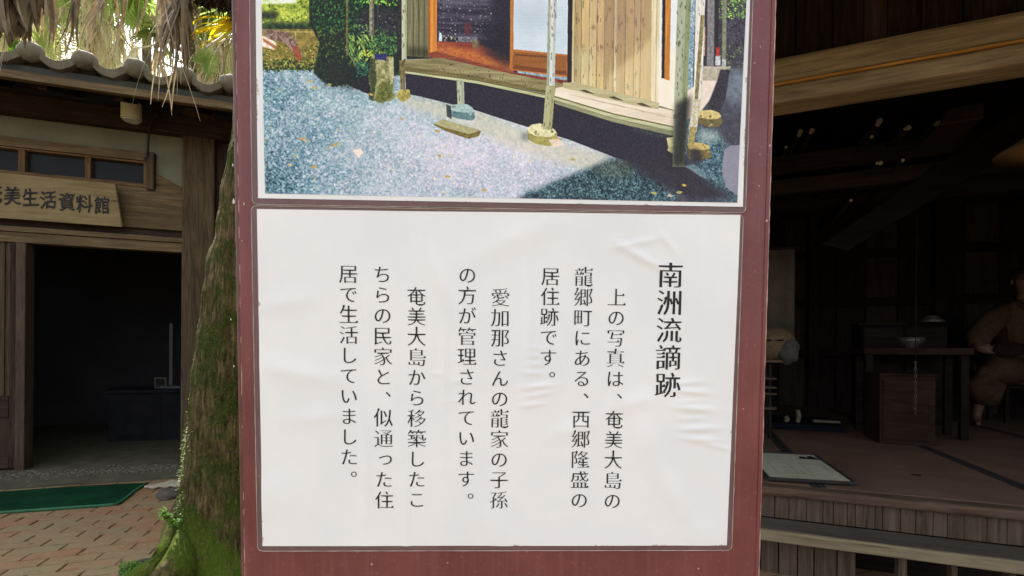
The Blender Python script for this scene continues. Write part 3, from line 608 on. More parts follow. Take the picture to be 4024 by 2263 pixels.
film_m = filmmat('clear_laminate_film', 0.010, (0.8, 0.8, 0.8), 0.16)
film2_m = filmmat('clear_print_laminate', 0.008, (0.8, 0.8, 0.8), 0.12)
marg_m = filmmat('cloudy_laminate_margin', 0.42, (0.20, 0.15, 0.155), 0.3)
rim_m = filmmat('laminate_rim', 0.75, (0.42, 0.36, 0.33), 0.3)
bpy.data.materials.remove(film)

WR = []     # creases: x, y, length x, length y, angle, height
def crease(dx, dy, lx, ly, ang, h):
    x, y = LD(dx, dy); k = 1.5621 * 0.42 / 1880; WR.append((x, y, lx * k, ly * k, math.radians(ang), h))
for (dx, dy, lx, ly, a, h) in ((1735, 962, 40, 7, 6, .7), (1738, 985, 48, 7, -4, 1.0), (1735, 1010, 36, 5, 5, .6), (1748, 1028, 44, 8, -4, 1.3), (1742, 1052, 34, 5, 4, .6), (1758, 1078, 44, 7, 2, 1.2), (1762, 1105, 42, 7, -3, 1.0),
        (1800, 1122, 50, 5, -12, .6), (1345, 875, 18, 4, 0, .5), (1345, 895, 20, 4, 0, .5), (1345, 917, 20, 5, 3, .6), (1342, 938, 26, 5, 0, .7), (1352, 972, 40, 7, 6, 1.0), (1355, 992, 34, 5, 12, .8), (1340, 1018, 30, 5, 8, .8),
        (1615, 648, 70, 11, -28, 1.3), (1600, 612, 60, 8, 12, .7), (1680, 610, 40, 9, -50, .8), (1170, 905, 28, 4, 5, .4), (1160, 960, 26, 5, -4, .5), (1150, 1008, 30, 4, 5, .5), (1100, 940, 22, 4, -6, .4),
        (930, 780, 9, 90, 8, .9), (1020, 1300, 10, 110, 3, 1.1), (1105, 700, 14, 90, 18, 1.2), (1330, 830, 14, 150, 2, 1.2), (1118, 900, 10, 150, 0, .9), (1245, 1330, 26, 70, 32, 1.1), (1690, 1240, 26, 90, 28, 1.3), (1600, 1010, 60, 22, 12, 1.0),
        (760, 940, 90, 26, -12, 1.3), (720, 760, 70, 24, 10, .8), (800, 1050, 60, 20, 8, .7), (1620, 1100, 30, 80, 20, 1.2), (1440, 1080, 60, 20, 18, .9), (920, 1200, 12, 130, 0, .9), (1560, 930, 14, 120, 10, .7), (1780, 700, 20, 120, 6, .8), (1770, 1340, 40, 40, 0, .9), (700, 1250, 80, 60, 20, 1.0), (1300, 600, 120, 30, 25, .8)):
    crease(dx, dy, lx, ly, a, h)
def wz(x, y):
    z = 0.00035 + .00018 * math.sin(x * 31 + 1.3 * math.sin(y * 17)) + .00014 * math.sin(y * 43 + x * 21)
    for (cx_, cy_, lx, ly, a, h) in WR:
        ux = (x - cx_) * math.cos(a) + (y - cy_) * math.sin(a); uy = -(x - cx_) * math.sin(a) + (y - cy_) * math.cos(a)
        e = (ux / lx) ** 2 + (uy / ly) ** 2
        if e < 9: z += h * .00115 * math.exp(-e)
    return z
notice = empty('notice_sheet', None)
notice.parent = sign
def sheet_grid(name, corners, nx, ny, zf, mat, parent, uv=None, smooth=True):
    tl_, tr_, br_, bl_ = corners; vs = []; fs = []; uvs = []
    for j in range(ny + 1):
        t = j / ny
        for i in range(nx + 1):
            s_ = i / nx
            x = (tl_[0] * (1 - s_) + tr_[0] * s_) * (1 - t) + (bl_[0] * (1 - s_) + br_[0] * s_) * t
            y = (tl_[1] * (1 - s_) + tr_[1] * s_) * (1 - t) + (bl_[1] * (1 - s_) + br_[1] * s_) * t
            vs.append((x, y, zf(x, y))); uvs.append((s_, 1 - t))
    for j in range(ny):
        for i in range(nx): a = j * (nx + 1) + i; fs.append((a, a + nx + 1, a + nx + 2, a + 1))
    me = bpy.data.meshes.new(name); me.from_pydata(vs, [], fs); me.materials.append(mat)
    if uv:
        ul = me.uv_layers.new(name='UVMap'); idx = np.zeros(len(me.loops), np.int32); me.loops.foreach_get('vertex_index', idx)
        ul.data.foreach_set('uv', np.array(uvs, np.float32)[idx].ravel())
    if smooth: me.polygons.foreach_set('use_smooth', [True] * len(me.polygons))
    return link(name, me, parent)
pc = [L(1011, 822), L(2909, 845), L(2856, 2143), L(1032, 2145)]
sheet_grid('paper', pc, 250, 176, wz, paper_m.m, notice)

def rrect(corners, rad, n=6):
    """rounded polygon of four corners, counter-clockwise order kept"""
    out = []; k = len(corners)
    for i in range(k):
        p = Vector((*corners[i], 0)); a = (Vector((*corners[i - 1], 0)) - p).normalized(); b = (Vector((*corners[(i + 1) % k], 0)) - p).normalized()
        for j in range(n + 1):
            t = j / n; q_ = p + a * rad * (1 - t) ** 2 + b * rad * t ** 2; out.append((q_.x, q_.y))
    return out
def laminate(outer, inner, parent, rad, zf, z1):
    o_ = rrect(outer, rad); i_ = rrect(inner, rad * .15); n = len(o_)
    # densify both loops
    def dens(l, m=8):
        r_ = []
        for a in range(len(l)):
            p, q_ = l[a], l[(a + 1) % len(l)]; d = math.dist(p, q_)
            for j in range(m if d > .05 else 1): t = j / (m if d > .05 else 1); r_.append((p[0] + (q_[0] - p[0]) * t, p[1] + (q_[1] - p[1]) * t))
        return r_
    oo, ii = dens(o_, 40), dens(i_, 40); n = len(oo)
    q = random.Random(5)
    MB().add([(x, y, z1 * .5) for x, y in oo] + [(x, y, z1) for x, y in ii], [(a, (a + 1) % n, n + (a + 1) % n, n + a) for a in range(n)]).build('laminate_margin', marg_m, parent)
    pts = [(x, y, z1 * .5 + .0001) for x, y in oo] + [(oo[0][0], oo[0][1], z1 * .5 + .0001)]
    MB().tube(pts, [.00042 * q.uniform(.5, 1.2) for _ in pts], 5, cap=False).build('laminate_rim', rim_m, parent, smooth=True)
inner = [L(1011, 822), L(1032, 2145), L(2856, 2143), L(2909, 845)]
outer = [L(988, 808), L(1013, 2165), L(2875, 2162), L(2921, 843)]
laminate(outer, inner, notice, .0052, None, .0004)
sheet_grid('laminate_film', pc, 120, 84, lambda x, y: wz(x, y) + .0005, film_m, notice)

# upper laminated print
print_ = empty('photo_print'); print_.parent = sign
pin = [L(1005, 0), L(1015, 779), L(2918, 813), L(2946, 0)]
k_ = (pin[3][0] - pin[2][0]) / (pin[3][1] - pin[2][1]); kl = (pin[0][0] - pin[1][0]) / (pin[0][1] - pin[1][1])
ytop = pyb + pic_h + .012
pin[0] = (pin[1][0] + kl * (ytop - pin[1][1]), ytop); pin[3] = (pin[2][0] + k_ * (ytop - pin[2][1]), ytop)
wz2 = lambda x, y: .0004 + .00022 * math.sin(x * 23 + 2 * math.sin(y * 15)) + .00012 * math.sin(y * 37 + x * 9)
sheet_grid('print_border', [pin[0], pin[3], pin[2], pin[1]], 60, 40, wz2, paper_m.m, print_)
ptop = pyb + pic_h
pcs = [(pxl - .0008, ptop), (pxr + .003, ptop), PBR, PBL]
# the picture keeps the raster's own axes: corner shifts are a fraction of a millimetre
sheet_grid('picture', pcs, 60, 40, lambda x, y: wz2(x, y) + .00025, pm.m, print_, uv=True)
lo = [L(975, -10), L(992, 803), L(2929, 837), L(2960, -10)]
lo[0] = (lo[1][0] + kl * (ytop + .008 - lo[1][1]), ytop + .008); lo[3] = (lo[2][0] + k_ * (ytop + .008 - lo[2][1]), ytop + .008)
laminate(lo, pin, print_, .0052, None, .0005)
sheet_grid('laminate_film', [pin[0], pin[3], pin[2], pin[1]], 60, 40, lambda x, y: wz2(x, y) + .0008, film2_m, print_)

# ---- glyphs: outlines reshaped to a Mincho-like contrast (thin horizontals, wedge serifs)
GC = {}; SER = [0, 0]
def glyph(ch, ax, ay, serif):
    key = (ch, ax, ay, serif)
    if key in GC: return GC[key]
    cu = bpy.data.curves.new('g', 'FONT'); cu.body = ch; cu.size = 1; cu.resolution_u = 4
    ob = bpy.data.objects.new('g', cu); col.objects.link(ob)
    me = bpy.data.meshes.new_from_object(ob)
    V = [Vector((v_.co.x, v_.co.y)) for v_ in me.vertices]; Fs = [tuple(p.vertices) for p in me.polygons]
    bpy.data.objects.remove(ob); bpy.data.curves.remove(cu); bpy.data.meshes.remove(me)
    E = {}
    for f_ in Fs:
        ar = sum(V[f_[i]].x * V[f_[(i+1) % len(f_)]].y - V[f_[(i+1) % len(f_)]].x * V[f_[i]].y for i in range(len(f_)))
        g_ = f_ if ar > 0 else f_[::-1]
        for i in range(len(g_)): E[(g_[i], g_[(i + 1) % len(g_)])] = 1
    nxt = {}; prv = {}
    for (a, b) in E:
        if (b, a) not in E: nxt[a] = b; prv[b] = a
    def nrm(a, b): d = (V[b] - V[a]); l = d.length or 1e-9; return Vector((d.y / l, -d.x / l))
    NV = [v_.copy() for v_ in V]
    for a in nxt:
        if a not in prv: continue
        n1 = nrm(prv[a], a); n2 = nrm(a, nxt[a]); o1 = ax * n1.x ** 2 + ay * n1.y ** 2; o2 = ax * n2.x ** 2 + ay * n2.y ** 2
        det = n1.x * n2.y - n1.y * n2.x
        if abs(det) < .25: dv = -(n1 * o1 + n2 * o2) * .5
        else: dv = Vector(((-o1 * n2.y + o2 * n1.y) / det, (-o2 * n1.x + o1 * n2.x) / det))
        if dv.length > .045: dv = dv.normalized() * .045
        NV[a] = V[a] + dv
    extra = []
    if serif:
        for a, b in list(nxt.items()):
            n_ = nrm(a, b); ln = (V[b] - V[a]).length; SER[0] += 1 if (n_.x > .93 and .035 < ln < .1) else 0
            if n_.x > .93 and .035 < ln < .1 and b in nxt and a in prv:
                nb = nrm(b, nxt[b]); na = nrm(prv[a], a)
                if nb.y > .8 and (V[nxt[b]] - V[b]).length > .03:
                    SER[1] += 1; p = NV[b]; extra.append([(p.x + .016, p.y - .004), (p.x - .030, p.y + .085), (p.x - .13, p.y - .002)])
    GC[key] = (NV, Fs, extra); return GC[key]
ink = M('black_ink', 0.45, 0.3); ink.color((0.006, 0.005, 0.006)); ink = ink.m
def column(text, x0, y0, x1, y1, size, ax, ay, name, parent, label=None):
    """vertical line of writing; x0,y0 centre of the first cell, x1,y1 of the last, 2576-view coordinates"""
    mb = MB(); n = len(text)
    for i, ch in enumerate(text):
        t = i / (n - 1); lx, ly = LD(x0 + (x1 - x0) * t, y0 + (y1 - y0) * t); kana = ord(ch) < 0x3100
        NV, Fs, ext = glyph(ch, ax, ay * (.6 if kana else 1), not kana)
        dx = dy = 0; s_ = size
        if ch in '。、': dx, dy = .56, .46
        if ch == 'っ': dx, dy = .08, .08
        if kana: s_ = size * .94
        for grp in [( [(v_.x, v_.y) for v_ in NV], Fs)] + [(e, [(0, 1, 2)]) for e in ext]:
            vs = []
            for (gx, gy) in grp[0]:
                X = lx + (gx - .5 + dx) * s_; Y = ly + (gy - .38 + dy) * s_; vs.append((X, Y, wz(X, Y) + .0003))
            mb.add(vs, grp[1])
    o = mb.build(name, ink, parent)
    if label: o['label'] = label
mm = 1.5621 * 0.4235 / 1880
column('南洲流謫跡', 1686, 692, 1679, 968, 68.5 * mm, -.012, .0135, 'title_lettering', notice, 'large black title in upright Japanese characters')
body = 49.5 * mm
for (tx, x0, y0, x1, y1) in (('上の写真は、奄美大島の', 1551, 748, 1540, 1259), ('龍郷町にある、西郷隆盛の', 1468, 697, 1457, 1257), ('居住跡です。', 1385, 695, 1377, 950),
        ('愛加那さんの龍家の子孫', 1259, 748, 1255, 1257), ('の方が管理されています。', 1176, 692, 1172, 1255), ('奄美大島から移築したこ', 1048, 745, 1049, 1256), ('ちらの民家と、似通った住', 962, 690, 967, 1257), ('居で生活していました。', 877, 689, 879, 1200)):
    column(tx, x0, y0, x1, y1, body, -.003, .0190, 'lettering_column', notice)
# ================================================================== GROUND
soil_m = simple('brown_soil', (0.07, 0.05, 0.032), (0.13, 0.10, 0.06), 6, 0.95, 0.1, 0.5, 0.02)
S = 600
MB().add([(-S, -S, -0.03), (S, -S, -0.03), (S, S, -0.03), (-S, S, -0.03)], [(0, 1, 2, 3)]).build('ground', soil_m, kind='structure')

J0 = ground(95, 1850); LFm = Frame((J0.x, J0.y), (5838 / F, 1, 0))       # left house: its front plane
RB = onplane(3000, 2082, (0, 0, .22), Vector((0, 0, 1)))
wood_l = wood('weathered_grey_brown_timber', (0.20, 0.135, 0.075), (0.33, 0.235, 0.13), 0, bump=.5)
wood_lv = wood('weathered_upright_timber', (0.19, 0.13, 0.072), (0.33, 0.24, 0.14), 2, bump=.7, moss=(0.10, 0.13, 0.03))
wood_d = wood('dark_old_timber', (0.058, 0.042, 0.036), (0.095, 0.070, 0.058), 0, bump=.4)
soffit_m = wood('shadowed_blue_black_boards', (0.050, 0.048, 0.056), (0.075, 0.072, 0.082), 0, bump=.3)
wood_dv = wood('dark_upright_timber', (0.060, 0.042, 0.032), (0.10, 0.07, 0.052), 2, bump=.4)
wood_jv = wood('brown_door_jamb_timber', (0.10, 0.068, 0.042), (0.17, 0.12, 0.078), 2, bump=.5)
wood_frame = wood('golden_brown_window_timber', (0.20, 0.115, 0.055), (0.30, 0.18, 0.085), 0, bump=.3)
wood_framev = wood('golden_brown_window_upright', (0.20, 0.115, 0.055), (0.30, 0.18, 0.085), 2, bump=.3)
plaster = simple('green_grey_plaster', (0.27, 0.275, 0.195), (0.34, 0.34, 0.25), 5, .9, .1, .25, .003)
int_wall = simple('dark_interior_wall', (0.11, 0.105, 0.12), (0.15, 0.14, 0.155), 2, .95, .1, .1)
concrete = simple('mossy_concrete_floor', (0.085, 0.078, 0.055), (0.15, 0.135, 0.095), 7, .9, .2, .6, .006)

# ---- paving: a bed with separate bricks on it
pav_bed = M('dark_joint_sand', .95, .1); vv = pav_bed.map((1, 1, 1))
pav_bed.color(pav_bed.ramp(pav_bed.noise(vv, 9, 5), [(0.4, (0.035, 0.03, 0.02)), (0.65, (0.05, 0.06, 0.02))])); pav_bed = pav_bed.m
def lp(s, d): q = LFm.m @ Vector((s, d, 0)); return q.x, q.y
bed = MB(); pts = [lp(-1.6, -.62), lp(-1.6, -4.2), lp(5.5, -6.5), lp(5.5, -.62)]
bed.add([(x, y, -0.012) for x, y in pts], [(0, 1, 2, 3)])
pave = bed.build('brick_pavement', pav_bed, kind='structure')
bm_ = M('clay_paving_brick', .85, .25)
geo = bm_.N.new('ShaderNodeNewGeometry'); gv = bm_.map((1, 1, 1), geo.outputs['Position'])
redn = bm_.noise(gv, 1.1, 3, .5); r1 = bm_.rand()
base = bm_.mix(bm_.ramp(bm_.math('ADD', bm_.math('MULTIPLY', redn, .6), bm_.math('MULTIPLY', r1, .4)), [(0.34, 0.0), (0.62, 1.0)]), (0.29, 0.145, 0.078), (0.25, 0.172, 0.090))
grit = bm_.noise(gv, 160, 4, .7)
base = bm_.mix(bm_.ramp(grit, [(0.35, 0.5), (0.6, 0.0)]), base, (0.10, 0.065, 0.04))
dirt = bm_.noise(gv, 4.5, 6, .7)
base = bm_.mix(bm_.ramp(dirt, [(0.42, 0.0), (0.62, 0.65)]), base, (0.225, 0.19, 0.105))
base = bm_.mix(bm_.ramp(bm_.noise(gv, 13, 5, .7), [(0.55, 0.0), (0.72, 0.5)]), base, (0.07, 0.075, 0.03))
bm_.color(base); bm_.bump(bm_.math('ADD', grit, bm_.math('MULTIPLY', dirt, 2.0)), .5, .004); bm_ = bm_.m
# brick lattice measured in the photo: along the house front 0.222 m, across 0.094 m
pitch, roww = 0.2215, 0.0955
o0 = LFm.gr(102, 2187)                       # a joint centre read off the photo
brick_protos = []
for k in range(4):
    q = random.Random(k); hx, hy = pitch / 2 - .0046, roww / 2 - .0034
    bm2 = bmesh.new(); bmesh.ops.create_cube(bm2, size=1)
    for v_ in bm2.verts: v_.co = Vector((v_.co.x * 2 * hx + q.uniform(-.0015, .0015), v_.co.y * 2 * hy + q.uniform(-.001, .001), v_.co.z * .03 - .015 + (q.uniform(-.001, .001) if v_.co.z > 0 else 0)))
    bmesh.ops.bevel(bm2, geom=[e for e in bm2.edges if all(v_.co.z > -.01 for v_ in e.verts)], offset=.0035, segments=1, affect='EDGES')
    me = bpy.data.meshes.new('brick'); bm2.to_mesh(me); bm2.free(); me.materials.append(bm_); brick_protos.append(me)
nb = 0
for j in range(-16, 20):
    d = o0.y + j * roww
    if d > -.64: continue
    for i in range(-12, 22):
        s_ = o0.x + pitch / 2 + i * pitch + (j * .47 * pitch) % pitch
        q_ = LFm.m @ Vector((s_, d, 0))
        if q_.y < 0.9: continue
        X, Y = project(q_)
        if not (-170 < X < 1010 and Y < 2480): continue
        o = link('brick', brick_protos[rnd.randrange(4)], pave)
        o.matrix_world = LFm.m @ Matrix.Translation((s_, d, rnd.uniform(-.0015, .002))) @ Matrix.Rotation(rnd.uniform(-.006, .006) + (math.pi if rnd.random() < .5 else 0), 4, 'Z'); nb += 1
litter = MB(); q = random.Random(77)
for i in range(120):
    p = ground(q.uniform(-100, 640), q.uniform(1985, 2300), .004); a = q.uniform(0, 6.28); l = q.uniform(.003, .014); w_ = l * q.uniform(.25, .6); c_, s_ = math.cos(a), math.sin(a); hz = q.uniform(.001, .006)
    litter.add([(p.x - c_ * l, p.y - s_ * l, .004), (p.x + s_ * w_, p.y - c_ * w_, .004 + hz), (p.x + c_ * l, p.y + s_ * l, .005), (p.x - s_ * w_, p.y + c_ * w_, .004 + hz)], [(0, 1, 2, 3)])
litter.build('leaf_litter', simple('pale_dry_litter', (0.20, 0.13, 0.06), (0.42, 0.34, 0.2), 300, .9), kind='stuff')
# further paving under and behind the sign, where the material takes over
far = MB(); pts = [lp(1.15, -.62), lp(2.2, -6.4), lp(5.5, -6.5), lp(5.5, -.62)]
far.add([(x, y, -0.004) for x, y in pts], [(0, 1, 2, 3)])
bt = M('brick_pavement_texture', .9, .2); geo = bt.N.new('ShaderNodeNewGeometry'); mp = bt.map((1, 1, 1), geo.outputs['Position'], rot=(0, 0, -math.atan2(LFm.m[1][0], LFm.m[0][0])))
tb = bt.N.new('ShaderNodeTexBrick'); tb.inputs['Scale'].default_value = 1; tb.inputs['Brick Width'].default_value = pitch; tb.inputs['Row Height'].default_value = roww; tb.inputs['Mortar Size'].default_value = .003
tb.inputs['Color1'].default_value = (.22, .13, .075, 1); tb.inputs['Color2'].default_value = (.2, .15, .085, 1); tb.inputs['Mortar'].default_value = (.04, .035, .02, 1)
bt.L.new(mp, tb.inputs[0]); bt.color(tb.outputs[0]); far.build('brick_pavement_beyond', bt.m, kind='structure')

# ================================================================== LEFT HOUSE
LH = empty('museum_house', LFm.m, label='old wooden house with tiled eaves, transom window and dark open doorway', cat='house')
at, zz = LFm.at, LFm.z
s_post0 = at(711, 1300, -.02).x; s_post1 = at(838, 1300, -.02).x; s_jamb = at(95, 1700).x
z_lb = zz(400, 968); 
part_box('post', wood_lv, LH, s_post0, s_post1, -.02, .14, 0.0, 3.22, .008)
# lintel timbers above the door (top to bottom)
sL = -1.9; sP = s_post0 - .001
z_a, z_b = zz(600, 735), zz(600, 897)
part_box('lintel', wood_l, LH, sL, sP, .02, .13, z_b, z_a, .006)
part_box('groove_board', wood_d, LH, sL, sP, .05, .12, zz(600, 925), z_b - .001, .002)
part_box('rail', wood_l, LH, sL, sP, .005, .11, zz(600, 945), zz(600, 926), .003)
part_box('rail', wood_l, LH, sL, sP, .02, .11, zz(600, 983), zz(600, 946.5), .003)
# pale plaster strip and right plaster panel
z_pt = zz(300, 482); z_pb = zz(300, 566)
s_blk0, s_blk1 = at(574, 680).x, at(606, 680).x
part_box('plaster_panel', plaster, LH, sL, s_blk1 - .0, .045, .075, z_pb - .02, z_pt + .03, 0)
part_box('plaster_panel', plaster, LH, s_blk1 + .001, sP, .046, .075, z_a + .001, z_pt + .03, 0)
# leaning piece of timber at the panel's foot
a0, a1, a2, a3 = at(607, 676), at(711, 733), at(711, 768), at(607, 745)
MB().prism([(p.x, .028, p.z) for p in (a0, a3, a2, a1)], (0, .016, 0)).build('brace_board', wood_l, LH, bevel=.003)
# the transom window: outer frame, mullions, dark panes
wt, wb = zz(200, 553), zz(200, 680)
part_box('top_rail', wood_l, LH, sL, s_blk1, .0, .09, zz(300, 602), zz(300, 566), .004)
part_box('end_block', wood_lv, LH, s_blk0 + .002, s_blk1, -.012, .095, zz(590, 745), zz(590, 598), .004)
z_w0, z_w1 = zz(450, 708), zz(300, 603.5)
win = MB(); win.box(sL, s_blk0, .012, .07, z_w0 - .035, z_w0); window = win.build('transom_window', wood_frame, LH, bevel=.003)
part_box('head_rail', wood_frame, window, sL, s_blk0, .012, .07, z_w1 - .014, z_w1, .002)
for (p0, p1) in ((66, 93), (330, 352), (561, 574), (-215, -190), (-560, -530)):
    part_box('mullion', wood_framev, window, at(p0, 640).x, at(p1, 640).x, .014, .068, z_w0 + .0005, z_w1 - .0145, .003)
glass = M('dim_window_glass', .35, .12); glass.color((0.012, 0.013, 0.016)); glass = glass.m
for (p0, p1) in ((-188, 66), (93, 330), (352, 561), (-528, -216)):
    part_box('pane', glass, window, at(p0, 640).x + .001, at(p1, 640).x - .001, .058, .062, z_w0 + .001, z_w1 - .0150, 0)
# top beam, dark boards under the eave
z_tb = z_pt
part_box('wall_plate', wood_d, LH, sL, 5.2, -.04, .1, z_tb, z_tb + .17, .006)
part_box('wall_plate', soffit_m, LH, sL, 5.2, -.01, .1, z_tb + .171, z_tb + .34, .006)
# short pale offcut beside the post
# eave
EO = -.62
zs = []
balls = [(125, 190), (335, 235), (542, 273), (730, 305), (905, 338)]
loc = [LFm.at(px, py, EO) for px, py in balls]
zt = sum(p.z for p in loc) / 5; sp = (loc[4].x - loc[0].x) / 4; s0 = loc[0].x
zeb = LFm.z(450, 364, EO); zet = LFm.z(450, 334, EO)
slope_r = math.tan(R(22))
part_box('eave_batten', wood_l, LH, -2.4, 5.4, EO + .0, EO + .05, zeb, zet, .004)
tile_dark = simple('dark_roof_tile', (0.05, 0.055, 0.05), (0.10, 0.10, 0.085), 9, .7, .3, .5)
mortar = simple('pale_lime_mortar', (0.34, 0.30, 0.22), (0.50, 0.46, 0.36), 14, .9, .15, .6, .006)
part_box('under_tile_board', tile_dark, LH, -2.4, 5.4, EO + .012, EO + .06, zet + .001, zt - .10, .004)
# soffit and rafters
thk = .02
def roofpt(s, t, lift=0): return (s, EO + t, zeb + t * slope_r + lift)
rl = 3.4
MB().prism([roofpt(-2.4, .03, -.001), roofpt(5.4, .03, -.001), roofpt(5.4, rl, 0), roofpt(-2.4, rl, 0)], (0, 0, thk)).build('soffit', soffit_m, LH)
k = 0; s_r = at(165, 330, EO + .1).x
rsp = (LFm.at(748, 425, EO + .1).x - s_r) / 2
for i in range(-3, 10):
    s_ = s_r + i * rsp
    MB().prism([(s_ - .03, EO + .10, zeb + .10 * slope_r - .055), (s_ + .03, EO + .10, zeb + .10 * slope_r - .055), (s_ + .03, rl + EO, zeb + rl * slope_r - .055), (s_ - .03, rl + EO, zeb + rl * slope_r - .055)], (0, 0, .053)).build('rafter', wood_d, LH, bevel=.003)
# tiles: rounded cover rows ending in a mortar ball, mortar arcs between
ballm = simple('weathered_mortar_ball', (0.30, 0.27, 0.20), (0.46, 0.42, 0.32), 10, .9, .15, .7, .006)
rb = .083
for i in range(-5, 20):
    s_ = s0 + i * sp
    if s_ > 5.4 or s_ < -2.4: continue
    q = random.Random(i)
    mb = MB(); mb.ell((s_, EO - .0, zt), (rb * .98, rb * .85, rb * q.uniform(.82, .9)), 18, 12, lambda v_: 1 + .05 * math.sin(5 * v_.x + 3 * v_.z + i) + .03 * math.sin(11 * v_.y + 7 * v_.x))
    mb.build('end_cap', ballm, LH, smooth=True)
    if True:
        mb = MB(); mb.tube([roofpt(s_, .05, .13 + 0), roofpt(s_, rl * .98, .13)], .066, 12); mb.build('cover_tile', tile_dark, LH, smooth=True)
        # pale mortar lip between two caps: a hanging arc
        n = 12; top = []; bot = []
        for j in range(n + 1):
            t = j / n; x = s_ + .055 + (sp - .11) * t; sag = -.055 * math.sin(math.pi * t) - .01; jt = q.uniform(-.004, .004)
            top.append((x, zt - .005 + sag + .02)); bot.append((x, zt - .045 + sag * 1.0 + jt))
        vs = []; 
        for yy in (EO - .035, EO + .10):
            for (x, z_) in top: vs.append((x, yy, z_ + (.02 if yy > EO else 0)))
            for (x, z_) in bot: vs.append((x, yy + (.01 if yy < EO else 0), z_))
        m_ = n + 1; fs = []
        for j in range(n):
            fs += [(j, j + m_, j + m_ + 1, j + 1), (2*m_ + j, 2*m_ + j + 1, 3*m_ + j + 1, 3*m_ + j), (j, j + 1, 2*m_ + j + 1, 2*m_ + j), (m_ + j, 3*m_ + j, 3*m_ + j + 1, m_ + j + 1)]
        fs += [(0, 2*m_, 3*m_, m_), (m_ - 1, 2*m_ - 1, 4*m_ - 1, 3*m_ - 1)]
        mb = MB(); mb.add(vs, fs); mb.build('pan_tile', mortar, LH, bevel=.004)
MB().prism([roofpt(-2.4, .06, .045), roofpt(5.4, .06, .045), roofpt(5.4, rl, .045), roofpt(-2.4, rl, .045)], (0, 0, .05)).build('roof_bed', tile_dark, LH)
# the rear roof slope so the house is closed and casts its shade
MB().prism([(-2.4, EO + rl, zeb + rl * slope_r), (5.4, EO + rl, zeb + rl * slope_r), (5.4, EO + 2 * rl, zeb), (-2.4, EO + 2 * rl, zeb)], (0, 0, .09)).build('rear_roof', tile_dark, LH)
# shell of the house: walls left and right of the door, sides, back, ceiling; extended unseen behind the sign to block the sun
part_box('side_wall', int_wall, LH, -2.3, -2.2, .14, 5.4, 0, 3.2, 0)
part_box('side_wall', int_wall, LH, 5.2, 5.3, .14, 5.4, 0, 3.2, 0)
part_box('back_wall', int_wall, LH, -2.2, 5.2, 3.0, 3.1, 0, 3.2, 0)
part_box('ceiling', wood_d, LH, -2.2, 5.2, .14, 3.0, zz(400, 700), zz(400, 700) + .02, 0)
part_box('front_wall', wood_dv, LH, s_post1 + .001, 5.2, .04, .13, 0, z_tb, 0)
# boards of the wall right of the post
for i in range(12):
    part_box('wall_board', wood_dv, LH, s_post1 + .01 + i * .2, s_post1 + .195 + i * .2, .02, .039, .02, z_tb - .01, .003)
# door leaf and jamb at the left edge
j0, j1 = at(58, 1600).x, s_jamb
part_box('jamb', wood_jv, LH, j0, j1, .0, .12, 0.0, zz(95, 953) , .004)
dl = empty('sliding_door'); dl.parent = LH
px_ = lambda p: at(p, 1500, .04).x
dz = lambda p: zz(30, p, .04)
part_box('stile', wood_dv, dl, px_(38), j0 - .001, .03, .07, .02, 2.0, .004)
part_box('stile', wood_dv, dl, px_(-330), px_(-290), .03, .07, .02, 2.0, .004)
part_box('rail', wood_d, dl, px_(-290) + .001, px_(38) - .001, .028, .072, dz(1640), dz(1558), .006)
part_box('rail', wood_d, dl, px_(-290) + .001, px_(38) - .001, .03, .07, .02, .12, .004)
part_box('door_panel', wood_jv, dl, px_(-290) + .001, px_(38) - .001, .048, .06, dz(1556), 1.98, .0)
part_box('door_panel', wood_dv, dl, px_(-290) + .001, px_(38) - .001, .048, .06, .121, dz(1642), .0)
part_box('muntin', wood_jv, dl, px_(6), px_(17), .034, .047, dz(1555), 1.98, .002)
part_box('muntin', wood_jv, dl, px_(-120), px_(-100), .034, .047, dz(1555), 1.98, .002)
part_box('front_wall', wood_dv, LH, -2.2, px_(-332), .03, .09, 0, zz(600, 985), 0)
# interior floor + doorstep
fl = MB(); fl.box(-2.2, 5.2, -.60, 3.0, -.02, .004); fl.build('floor', concrete, LH)
q = random.Random(12); 
pebm = simple('grey_pebble', (0.10, 0.088, 0.072), (0.20, 0.18, 0.15), 20, .85, .2, .4)
mb = MB()
for i in range(1500):
    s_ = q.uniform(-1.6, 1.7); d = -.22 + q.gauss(0, .085)
    r_ = q.uniform(.004, .011); mb.ell((s_, d, .004), (r_ * q.uniform(1, 1.8), r_, r_ * .55), 6, 4)
mb.build('pebble_strip', pebm, LH, smooth=True, kind='stuff')

# lamp under the eave
lampm = M('yellowed_plastic', .5, .4); lampm.color(lampm.ramp(lampm.noise(lampm.map((1, 1, 1)), 20, 4), [(0.3, (0.60, 0.57, 0.34)), (0.7, (0.7, 0.67, 0.44))])); lampm = lampm.m
lc = LFm.at(516, 436, -.22); rr = (LFm.at(555, 436, -.22).x - LFm.at(476, 436, -.22).x) / 2; zl0, zl1 = LFm.z(516, 470, -.22), LFm.z(516, 404, -.22)
lamp = empty('eave_lamp', LFm.m @ Matrix.Translation((lc.x, -.22, zl0)), label='cream cylindrical lamp housing fixed under the dark eave', cat='lamp')
n = 28; vs = []; fs = []
prof = [(0, .0), (rr * .80, .0), (rr * .80, -.012), (rr, -.012), (rr, zl1 - zl0)]
MB().tube([(0, 0, .0), (0, 0, zl1 - zl0)], rr, 28).build('housing', lampm, lamp, smooth=False, bevel=.004)
diff = simple('frosted_lamp_glass', (0.5, 0.5, 0.44), (0.6, 0.6, 0.55), 30, .3, .5, .05)
MB().tube([(0, 0, -.014), (0, 0, -.001)], rr * .82, 24).build('diffuser', diff, lamp, bevel=.004)
zs_ = zeb + .4 * slope_r - .03
